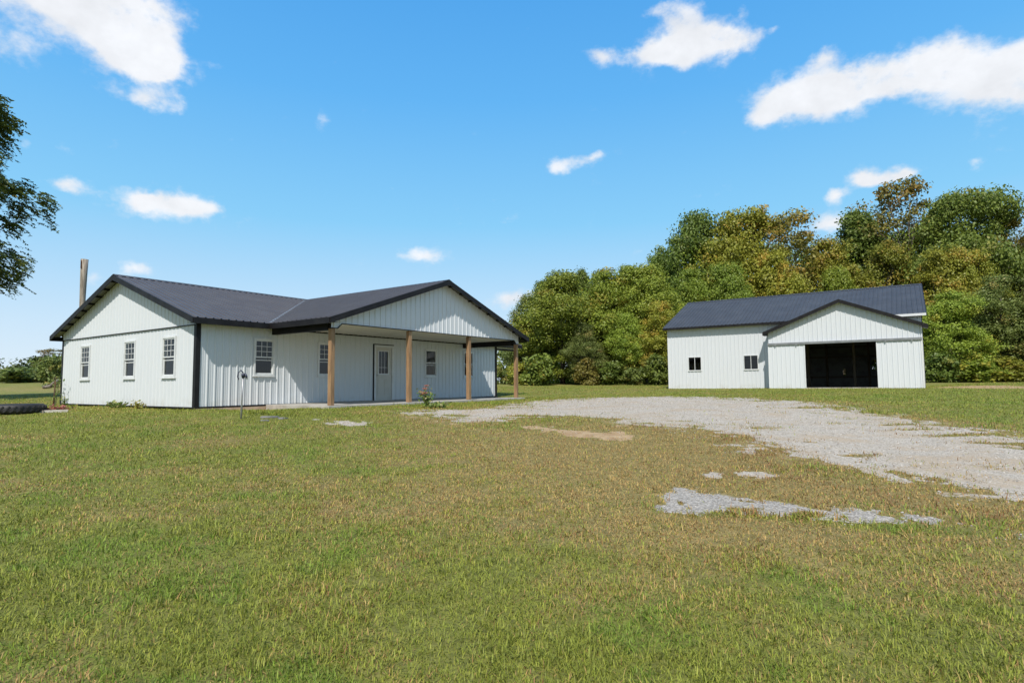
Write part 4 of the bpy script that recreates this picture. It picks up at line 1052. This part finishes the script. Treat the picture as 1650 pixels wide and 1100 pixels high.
T = [
 # left flank of the wood, between house and barn
 ('grey', 0, 852, 474, 56, 74, 'thin grey-green tree at the left end of the wood, beside the porch eave'),
 ('broad', 0, 904, 438, 54, 150, 'rounded mid-green tree, first full crown right of the porch'),
 ('broad', 1, 972, 436, 55, 136, 'leafy green tree midway between the house and the barn'),
 ('broad', 2, 1036, 428, 54, 140, 'bright green tree with a broad crown just left of the barn'),
 ('olive', 0, 1068, 486, 50, 84, 'low yellow-green tree touching the left end of the barn'),
 ('grey', 1, 940, 520, 51, 74, 'small pale grey-green tree low in front of the wood between house and barn'),
 ('broad', 3, 1008, 505, 51, 84, 'short green tree in the lower front row left of the barn'),
 ('cone', 0, 874, 452, 68, 58, 'small dark pointed tree peeking over the crowns nearest the house'),
 ('cone', 1, 937, 433, 68, 52, 'small dark spire standing up behind the rounded green crowns'),
 ('cone', 2, 966, 435, 70, 60, 'dark pointed treetop just right of the small dark spire'),
 ('dark', 0, 1008, 428, 70, 66, 'blunt dark treetop on the skyline midway to the barn'),
 ('dark', 2, 1066, 404, 64, 112, 'dark green tree stepping up the skyline left of the barn roof'),
 # behind the barn roof
 ('dark', 1, 1122, 338, 62, 136, 'tall blue-green tree, highest crown above the left end of the barn'),
 ('broad', 4, 1108, 432, 56, 110, 'mid-green tree directly behind the left slope of the barn roof'),
 ('olive', 1, 1200, 336, 60, 150, 'tall yellow-olive tree above the middle of the barn roof'),
 ('broad', 5, 1172, 425, 55, 104, 'green tree low behind the barn ridge below the yellow-olive crown'),
 ('airy', 0, 1272, 343, 58, 140, 'thin-leaved tree with bare crooked limbs behind the barn ridge'),
 ('olive', 2, 1250, 402, 56, 112, 'olive tree wrapped round the bare-limbed tree behind the barn'),
 ('olive', 3, 1322, 388, 59, 120, 'bronze-olive tree left of the pointed dark green tree'),
 ('cone', 4, 1376, 338, 61, 118, 'tall pointed dark green tree left of the sparse high tree'),
 ('broad', 6, 1345, 432, 55, 104, 'green tree close behind the barn ridge under the pointed tree'),
 ('olive', 4, 1424, 392, 55, 110, 'yellowing tree behind the barn gable under the sparse high tree'),
 ('airy', 1, 1446, 286, 60, 136, 'tallest tree of the wood, sparse bronze leaves on open branches'),
 # right flank
 ('round', 0, 1538, 316, 57, 196, 'big round dark green crown at the right of the wood'),
 ('airy', 2, 1638, 352, 54, 112, 'airy tree at the right edge of the photo with sky showing through'),
 ('olive', 5, 1512, 398, 51, 116, 'yellow-green tree in front of the big round crown'),
 ('olive', 6, 1576, 404, 50, 92, 'greenish yellow tree between the round crown and the right edge'),
 ('broad', 7, 1524, 470, 45, 116, 'green tree reaching the ground right beside the barn'),
 ('grey', 2, 1606, 446, 47, 128, 'grey-green tree reaching the ground right of the barn'),
 ('grey', 3, 1672, 440, 46, 120, 'grey-green tree cut off by the right edge of the photo'),
]
for row in T: tree(*row)
tree('broad', 8, 1760, 400, 50, 170, 'broad green tree beyond the right edge of the photo')
tree('dark', 2, 1860, 380, 52, 170, 'dark green tree furthest right of the wood')
tree('round', 1, 1700, 372, 58, 150, 'round green crown behind the right edge of the photo')

# the depth of the wood behind: trunks and leaves nobody could count
def wood_mass():
    r = np.random.default_rng(5); C = []; sk = [(835,520),(860,485),(900,452),(960,446),(1030,440),(1075,412),(1120,365),(1200,365),(1290,385),(1370,372),(1450,352),(1540,345),(1600,395),(1650,440),(1720,400),(1900,390)]
    xs, ys = zip(*sk); n = 2600
    for k in range(n):
        px = 840+r.random()*1020; Y = 60+r.random()**1.3*16
        top = np.interp(px, xs, ys)+22; py = top+(616-top)*r.random()**1.15 if k < 2000 else 598+20*r.random()
        C.append(at(px, py, Y))
    C = np.array(C); cl = np.repeat(np.arange(n), 70)
    g = r.normal(size=(len(cl),3))*.62; g[:,2] *= .7
    P = C[cl]+g*(.8+.6*r.random(n))[cl][:,None]
    P[:,2] = np.maximum(P[:,2], .7)
    nr = g+r.normal(size=g.shape)*.5+np.array([0,0,.5]); nr /= np.linalg.norm(nr, axis=1, keepdims=True)
    V = leaf_quads(P, nr, .15*(.6+.7*r.random(len(P))), .6, r)
    ti = np.clip(r.normal(.4, .25, len(P)), 0, 1); tu = (r.random(n) < .14)[cl]*r.random(len(P))
    o = np_mesh('woodland', V, 4, M['leaf_mid'], attrs={'tint': ('FLOAT', np.repeat(ti, 4)), 'turn': ('FLOAT', np.repeat(tu, 4))})
    tag(o, 'mixed green woodland filling in behind the front row of trees', 'woodland', kind='stuff')
wood_mass()

# shrubs along the foot of the wood
def make_shrub(seed, mat, H, R, ncl, nleaf, leaf, crad, kind='round'):
    V, ti, tu, mb = tree_meshes(seed, H, R, .05, kind, ncl, nleaf, leaf, crad, tr=.05, turn=.12, limbs=16)
    root = empty('shrub'); mb.build('stem', M['bark'], root, smooth=True)
    np_mesh('foliage', V, 4, mat, root, attrs={'tint': ('FLOAT', ti), 'turn': ('FLOAT', tu)}); return root
SH = {}
def shrub(mat, px, py, Y, hgt, wid, label, group='shrubs along the foot of the wood'):
    if mat not in SH: SH[mat] = make_shrub(40+len(SH), M[mat], 2, 1.1, 60, 46, .11, .42); o = SH[mat]
    else: o = copy_tree(SH[mat])
    p = at(px, py, Y); o.location = (p.x, p.y, gz(p.x, p.y)-.03); o.scale = (wid/2.3, wid/2.3, hgt/2.1); o.rotation_euler = (0,0,px*.37)
    tag(o, label, 'shrub', group); return o
for a in [('leaf_brown', 948, 615, 49, 2.3, 2.2, 'orange-tinged shrub at the foot of the wood between house and barn'),
                    ('leaf_dark', 985, 616, 48.5, 1.9, 2.6, 'dark leafy shrub just right of the orange-tinged shrub'),
          ('leaf_grey', 1022, 616, 48, 1.5, 2.2, 'small grey-green shrub under the trees left of the barn'),
          ('leaf_dark', 1060, 616, 47, 2.4, 2.4, 'tall green shrub against the left corner of the barn'),
          ('leaf_dark', 868, 616, 50, 2.6, 3.0, 'dense green shrub right of the last porch post'),
          ('leaf_olive', 835, 615, 52, 2.0, 2.2, 'yellowish shrub seen behind the last porch post'),
          ('leaf_grey', 816, 612, 58, 3.6, 3.4, 'grey-green shrub seen between house end and porch post'),
          ('leaf_dark', 1516, 612, 43, 2.2, 2.6, 'dark shrub at the foot of the wood beside the barn'),
          ('leaf_mid', 1572, 614, 43, 1.6, 3.2, 'low bright green shrub above the bare soil on the right'),
          ('leaf_olive', 1622, 614, 44, 1.8, 2.8, 'low yellow-green shrub near the right edge of the photo'),
          ('leaf_grey', 1690, 614, 44, 2.0, 3.0, 'grey-green shrub beyond the right edge of the photo')]: shrub(*a)

# ------------------------------------------------------------------ tree at the left edge: feathery drooping sprays
def feathery_tree():
    r = np.random.default_rng(77); H, R, base = 18.0, 5.4, 6.1
    root = empty('feathery_tree', (-29.5, 29.2, gz(-29.5, 29.2)))
    mb = MB(); ncl = 680
    P = []
    while len(P) < ncl:
        t = r.random(); a = r.random()*2*np.pi
        tier = .70+.42*math.sin(t*17+math.sin(a*3)*.9)*.5
        rad = R*float(crown_shape('egg', np.array(t)))*(.35+.65*math.sqrt(r.random()))*(tier+.18*math.sin(a*5+t*9))
        P.append((math.cos(a)*rad, math.sin(a)*rad, base+(H-base)*t-.10*rad))
    P = np.array(P)
    def stem(z): return Vector((.25*math.sin(z*.4), .2*math.cos(z*.5)-.2, z))
    mb.tube([stem(z) for z in np.linspace(-.3, 12.5, 9)], [.36,.30,.27,.24,.20,.16,.12,.08,.04], 10)
    for p in P[r.permutation(ncl)[:130]]:
        p = Vector(p); hh = math.hypot(p.x, p.y); z0 = max(3.2, min(12, p.z-hh*.45)); s = stem(z0); rr = .10*(1-z0/15)
        m = s.lerp(p, .5)+Vector((0,0,.10*hh))
        mb.tube([s, m, s.lerp(p, .8)+Vector((0,0,.06*hh)), p], [rr, rr*.6, rr*.35, rr*.12], 5, caps=False)
    # each cluster: arching sprays, leaflets hanging on both sides
    Cs, Ns = [], []; tints = []
    for p in P:
        out = np.array([p[0], p[1], 0]); out /= np.linalg.norm(out)+1e-6
        for k in range(11):
            d = out*.8+r.normal(size=3)*.55; d[2] = d[2]*.4-.05; d /= np.linalg.norm(d)
            ln = .40+.45*r.random(); m = 20
            s = np.linspace(.05, 1, m)
            q = p+r.normal(size=3)*.22+d*s[:,None]*ln+np.array([0,0,-1])*(s[:,None]**2)*ln*.42
            sd = np.cross(d, [0,0,1]); sd /= np.linalg.norm(sd)+1e-6
            q = q+sd*(np.where(np.arange(m) % 2, 1, -1)*.065)[:,None]+r.normal(size=(m,3))*.02
            nn_ = np.array([0,0,1])+r.normal(size=(m,3))*.45+d*.3
            Cs.append(q); Ns.append(nn_/np.linalg.norm(nn_, axis=1, keepdims=True)); tints.append(np.full(m, r.random()))
    C = np.concatenate(Cs); Nn_ = np.concatenate(Ns); n = len(C)
    V = leaf_quads(C, Nn_, .092*(.7+.6*r.random(n)), .45, r)
    ti = np.clip(np.concatenate(tints)*.6+.4*r.random(n), 0, 1)
    mb.build('trunk', M['bark'], root, smooth=True)
    np_mesh('crown', V, 4, M['leaf_near'], root, attrs={'tint': ('FLOAT', np.repeat(ti, 4)), 'turn': ('FLOAT', np.repeat((r.random(n) < .05)*1.0, 4))})
    tag(root, 'tall tree with feathery drooping leaves leaning in at the left edge of the photo', 'tree')
feathery_tree()

# ------------------------------------------------------------------ far left: hedgerow, bushes, fallen log
def hedgerow():
    r = np.random.default_rng(9); C = []
    for k in range(520):
        px = -420+r.random()*520; Y = 118+r.random()*14; top = 592+6*math.sin(px*.07)+5*math.sin(px*.19+1)+max(0, px-20)*.12
        C.append(at(px, top+(620-top)*r.random(), Y))
    C = np.array(C); cl = np.repeat(np.arange(len(C)), 44); g = r.normal(size=(len(cl),3))*.7
    P = C[cl]+g; nr = g+r.normal(size=g.shape)*.5+np.array([0,-.2,.5]); nr /= np.linalg.norm(nr, axis=1, keepdims=True)
    V = leaf_quads(P, nr, .30*(.6+.7*r.random(len(P))), .65, r); n = len(P)
    o = np_mesh('hedgerow', V, 4, M['leaf_far'], attrs={'tint': ('FLOAT', np.repeat(np.clip(r.normal(.5,.25,n),0,1), 4)), 'turn': ('FLOAT', np.repeat((r.random(len(C))<.2)[cl]*.7, 4))})
    tag(o, 'far-off dark green hedgerow across the field on the left', 'hedgerow', kind='stuff')
hedgerow()
shrub('leaf_far', 62, 622, 74, 3.2, 5.4, 'dark round bush far left, between hedgerow and house corner', 'bushes in the field on the left')
shrub('leaf_grey', 86, 622, 52, 2.8, 2.6, 'grey-green bush behind the left corner of the house', 'bushes in the field on the left')
shrub('leaf_grey', 20, 620, 90, 2.0, 9, 'wide low grey-green bush in the field at the left edge', 'bushes in the field on the left')
shrub('leaf_grey', 40, 622, 66, 1.8, 6, 'low bright weedy bush in front of the dark round bush', 'bushes in the field on the left')
o = copy_tree(CACHE[('airy', 0)]) if ('airy', 0) in CACHE else None
p = at(92, 562, 60); g0 = gz(p.x, p.y)
o.location = (p.x, p.y, g0); o.scale = (.86,.86,(p.z-g0)/10.1); o.rotation_euler = (0,0,2.0)
tag(o, 'small open-branched tree rising behind the left corner of the house', 'tree')
mb = MB(); p = at(82, 621, 48); q = at(104, 612, 49)
root = empty('fallen_log', (p.x, p.y, gz(p.x, p.y)))
d = q-p
mb.tube([(-.6,0,.12),(0,0,.2),(d.x*.5,0,.42),(d.x,.4,.75)], [.13,.15,.12,.07], 9); mb.build('trunk', M['bark_pale'], root, smooth=True)
mb = MB(); mb.tube([(.2,0,.25),(.5,-.3,.6),(.7,-.4,.95)], [.05,.035,.015], 6); mb.build('branch', M['bark_pale'], root, smooth=True)
mb = MB(); mb.tube([(.6,0,.42),(1.0,.3,.55),(1.5,.5,.5)], [.05,.035,.015], 6); mb.build('branch', M['bark_pale'], root, smooth=True)
tag(root, 'pale fallen log lying in the weeds behind the left corner of the house', 'log')

# ------------------------------------------------------------------ utility pole stub behind the house
p = at(131, 520, 31); g0 = gz(p.x, p.y); tp = at(131, 418, 31)
root = empty('wooden_pole', (p.x, p.y, g0)); hgt = tp.z-g0
mb = MB(); pts = []; rad = []
for k in range(9): t = k/8; pts.append((.10*t-.05+.02*math.sin(t*5), 0, -.3+(hgt+.3)*t)); rad.append(.132+.010*math.sin(t*7)+(.034*max(0, t-.6)/.4))
mb.tube(pts, rad, 14); pole = mb.build('shaft', M['oldwood'], root, smooth=True)
mb = MB(); mb.box(-.025, .025, -.21, -.15, hgt-.5, hgt-.1); mb.build('bracket', M['rust'], root)
tag(root, 'bare weathered wooden pole standing behind the house roof', 'pole')

# ------------------------------------------------------------------ yard hydrant
hx, hy = -6.37, 14.01; root = empty('yard_hydrant', (hx, hy, gz(hx, hy)-.02))
mb = MB(); mb.tube([(0,0,-.1),(.012,0,.5),(.028,0,1.0)], [.021,.021,.021], 12); mb.build('standpipe', M['galv'], root, smooth=True)
mb = MB(); mb.tube([(.028,0,.97),(.030,0,1.03),(.030,0,1.08)], [.034,.046,.040], 12)
mb.tube([(.03,0,1.04),(.085,-.02,1.06),(.12,-.03,1.01),(.125,-.03,.965)], [.026,.026,.023,.023], 10); head = mb.build('head', M['hydrant_head'], root, smooth=True)
mb = MB(); mb.tube([(.03,.0,1.09),(-.03,.0,1.15),(-.085,.0,1.10),(-.10,.0,1.00),(-.075,.0,.93)], [.014,.016,.016,.015,.013], 8); mb.build('lever', M['hydrant_head'], root, smooth=True)
mb = MB(); mb.lathe([(.0,.93),(.027,.93),(.027,.965),(0,.965)], (.125,-.03,0), 10); mb.build('spout', M['metal'], root)
tag(root, 'slim grey yard hydrant with dark curved handle standing in front of the house', 'hydrant')

# flat stones by the hydrant
def stone(x, y, sx, sy, sz, rz, label):
    r = np.random.default_rng(int(abs(x*100))); mb = MB(); n = 9; ring = [(1+.22*r.normal()*.6) for _ in range(n)]
    vs = []; 
    for lv, (k, z) in enumerate(((1,-.04),(1.04,.5*sz),(.93,sz),(.55,sz*1.08))):
        for i in range(n): t = 2*math.pi*i/n; vs.append((math.cos(t)*sx*ring[i]*k, math.sin(t)*sy*ring[i]*k, z+.1*sz*math.sin(3*t)))
    fs = [(l*n+i, l*n+(i+1) % n, (l+1)*n+(i+1) % n, (l+1)*n+i) for l in range(3) for i in range(n)]+[tuple(3*n+i for i in range(n))]
    mb.add(vs, fs); o = mb.build('flat_stone', M['stone'], smooth=False); o.location = (x, y, gz(x, y)); o.rotation_euler = (.04,.03,rz)
    tag(o, label, 'stone', 'flat stones by the yard hydrant')
stone(-5.75, 14.15, .22, .10, .035, .4, 'long flat grey stone in the grass right of the yard hydrant')
stone(-5.40, 14.02, .11, .08, .035, 1.2, 'middle grey stone between the long stone and the small pale one')
stone(-5.62, 13.55, .10, .07, .035, .2, 'small pale stone nearest the camera, right of the yard hydrant')

# ------------------------------------------------------------------ tyre, edging board, red plant, rusty stake
x, y = -13.62, 16.35; root = empty('tractor_tyre', (x, y, gz(x, y)+.0))
prof = [(.40,.03),(.44,.0),(.60,.005),(.655,.04),(.668,.13),(.655,.22),(.60,.255),(.44,.26),(.40,.23),(.395,.20),(.47,.205),(.57,.20),(.60,.13),(.57,.06),(.47,.055),(.395,.06)]
mb = MB(); mb.lathe(prof, n=48, closed=True); ty = mb.build('carcass', M['rubber'], root, smooth=True)
mb = MB()
for k in range(30):
    t = 2*math.pi*k/30; c, s = math.cos(t), math.sin(t)
    for z0, z1, dt in ((.045,.125,.10),(.135,.215,-.10)):
        c2, s2 = math.cos(t+dt), math.sin(t+dt); mb.bar((.668*c,.668*s,(z0+z1)/2-.03*(1 if dt > 0 else -1)), (.672*c2,.672*s2,(z0+z1)/2+.03*(1 if dt > 0 else -1)), .022, .035)
mb.build('tread', M['rubber'], root)
tag(root, 'black worn tyre lying flat in the grass at the left edge', 'tyre')
a = Vector((-14.9, 15.35, 0)); b = Vector((-12.45, 16.72, 0))
root = empty('edging_board', (a.x, a.y, 0)); d = b-a
mb = MB(); mb.bar((0,0,gz(a.x,a.y)+.02), (d.x,d.y,gz(b.x,b.y)+.02), .035, .10); mb.build('plank', M['board'], root, bevel=.005)
for t in (.25, .8):
    mb = MB(); q = d*t; zz = gz(a.x+q.x, a.y+q.y); mb.box(q.x+.02, q.x+.05, q.y-.05, q.y-.02, zz-.1, zz+.075); mb.build('peg', M['oldwood'], root)
tag(root, 'thin pale edging board on the ground in front of the tyre', 'board')

def weed(name, x, y, n, h, spread, leaf, mat, label, cat='weed', bare=.25, droop=.2, head=None, group=None, seed=1, leaves=14):
    r = np.random.default_rng(seed); root = empty(name, (x, y, gz(x, y)-.02)); mb = MB(); C = []; Nm = []
    tips = []
    for k in range(n):
        a = r.random()*6.28; hh = h*(.55+.45*r.random()); sp_ = spread*(.3+.7*r.random())
        pts = [Vector((math.cos(a)*sp_*t**1.5+.03*r.normal(), math.sin(a)*sp_*t**1.5+.03*r.normal(), hh*t-droop*hh*t**3*.4)) for t in (0,.35,.7,1)]
        mb.tube(pts, [.009,.007,.005,.002], 5, caps=False); tips.append(pts[-1])
        for j in range(leaves):
            t = bare+(1-bare)*r.random(); i = min(2, int(t*3)); q = pts[i].lerp(pts[i+1], t*3-i if t < 1 else 1)
            o_ = Vector(r.normal(size=3))*.05; C.append(q+o_); nv = Vector(r.normal(size=3))*.6+Vector((0,-.1,.7)); Nm.append(nv.normalized())
    mb.build('stem', M['stem'], root)
    C = np.array(C); Nm = np.array(Nm); m = len(C); V = leaf_quads(C, Nm, leaf*(.6+.8*r.random(m)), .45, r)
    np_mesh('foliage', V, 4, mat, root, attrs={'tint': ('FLOAT', np.repeat(r.random(m), 4)), 'turn': ('FLOAT', np.repeat((r.random(m) < .2)*.8, 4))})
    if head:
        for tpt in tips[:head[1]]:
            hb = MB(); q = tpt
            for ring, (rr, zz) in enumerate(((.045,.0),(.075,.015),(.055,.04))):
                k = 6
                for i in range(k):
                    t = 2*math.pi*i/k+ring*.5; c, s = math.cos(t), math.sin(t)
                    hb.add([(q.x,q.y,q.z+zz*.5),(q.x+c*rr-s*.02,q.y+s*rr+c*.02,q.z+zz),(q.x+c*rr*1.25,q.y+s*rr*1.25,q.z+zz+.012),(q.x+c*rr+s*.02,q.y+s*rr-c*.02,q.z+zz)], [(0,1,2,3)])
            hb.build('flower', head[0], root)
    return tag(root, label, cat, group)
weed('red_plant', -12.95, 16.95, 16, .20, .34, .055, M['leaf_red'], 'low patch of pinkish red plants beside the tyre', 'plant', .1, .3, seed=3, leaves=12)
pt = at(117, 650, 23.4)
weed('tall_weed', -16.85, 21.98, 4, 1.3, .35, .05, M['leaf_weed'], 'tall thin weed against the left end of the gable wall', seed=4, leaves=13)
weed('low_weed', -16.05, 21.40, 6, .5, .35, .05, M['leaf_weed'], 'shorter sprawling weed right of the tall thin weed', seed=5, leaves=10)
weed('grass_clump', -12.70, 19.12, 24, .24, .34, .06, M['leaf_weed'], 'bright green grassy clump under the middle gable window', 'weed', .05, .4, seed=6, leaves=10)
weed('dry_clump', -11.42, 18.24, 18, .26, .22, .04, M['leaf_olive'], 'dry straw-coloured clump by the wall right of the green clump', 'weed', .3, .3, seed=7, leaves=8)
weed('rose_bush', -2.50, 17.35, 13, .68, .27, .045, M['leaf_weed'], 'small flower bush with coral blossoms beside a porch post', 'bush', .15, .15, head=(M['blossom'], 5), seed=8, leaves=20)
weed('leafy_weed', -2.1, 17.05, 18, .18, .4, .06, M['leaf_weed'], 'low green weeds spreading at the foot of the flower bush', 'weed', .05, .4, seed=9, leaves=12)
root = empty('rusty_stake', (-17.32, 22.50, gz(-17.32, 22.50)))
mb = MB(); mb.tube([(0,0,-.1),(.02,0,.5),(.03,0,1.0)], [.030,.028,.026], 7); mb.build('post', M['rust'], root, smooth=True)
mb = MB(); mb.tube([(.03,0,.99),(.03,-.03,1.05),(.03,-.08,1.04)], [.012,.012,.010], 6); mb.build('hook', M['rust'], root)
tag(root, 'short rusty stake at the left corner of the gable wall', 'stake')
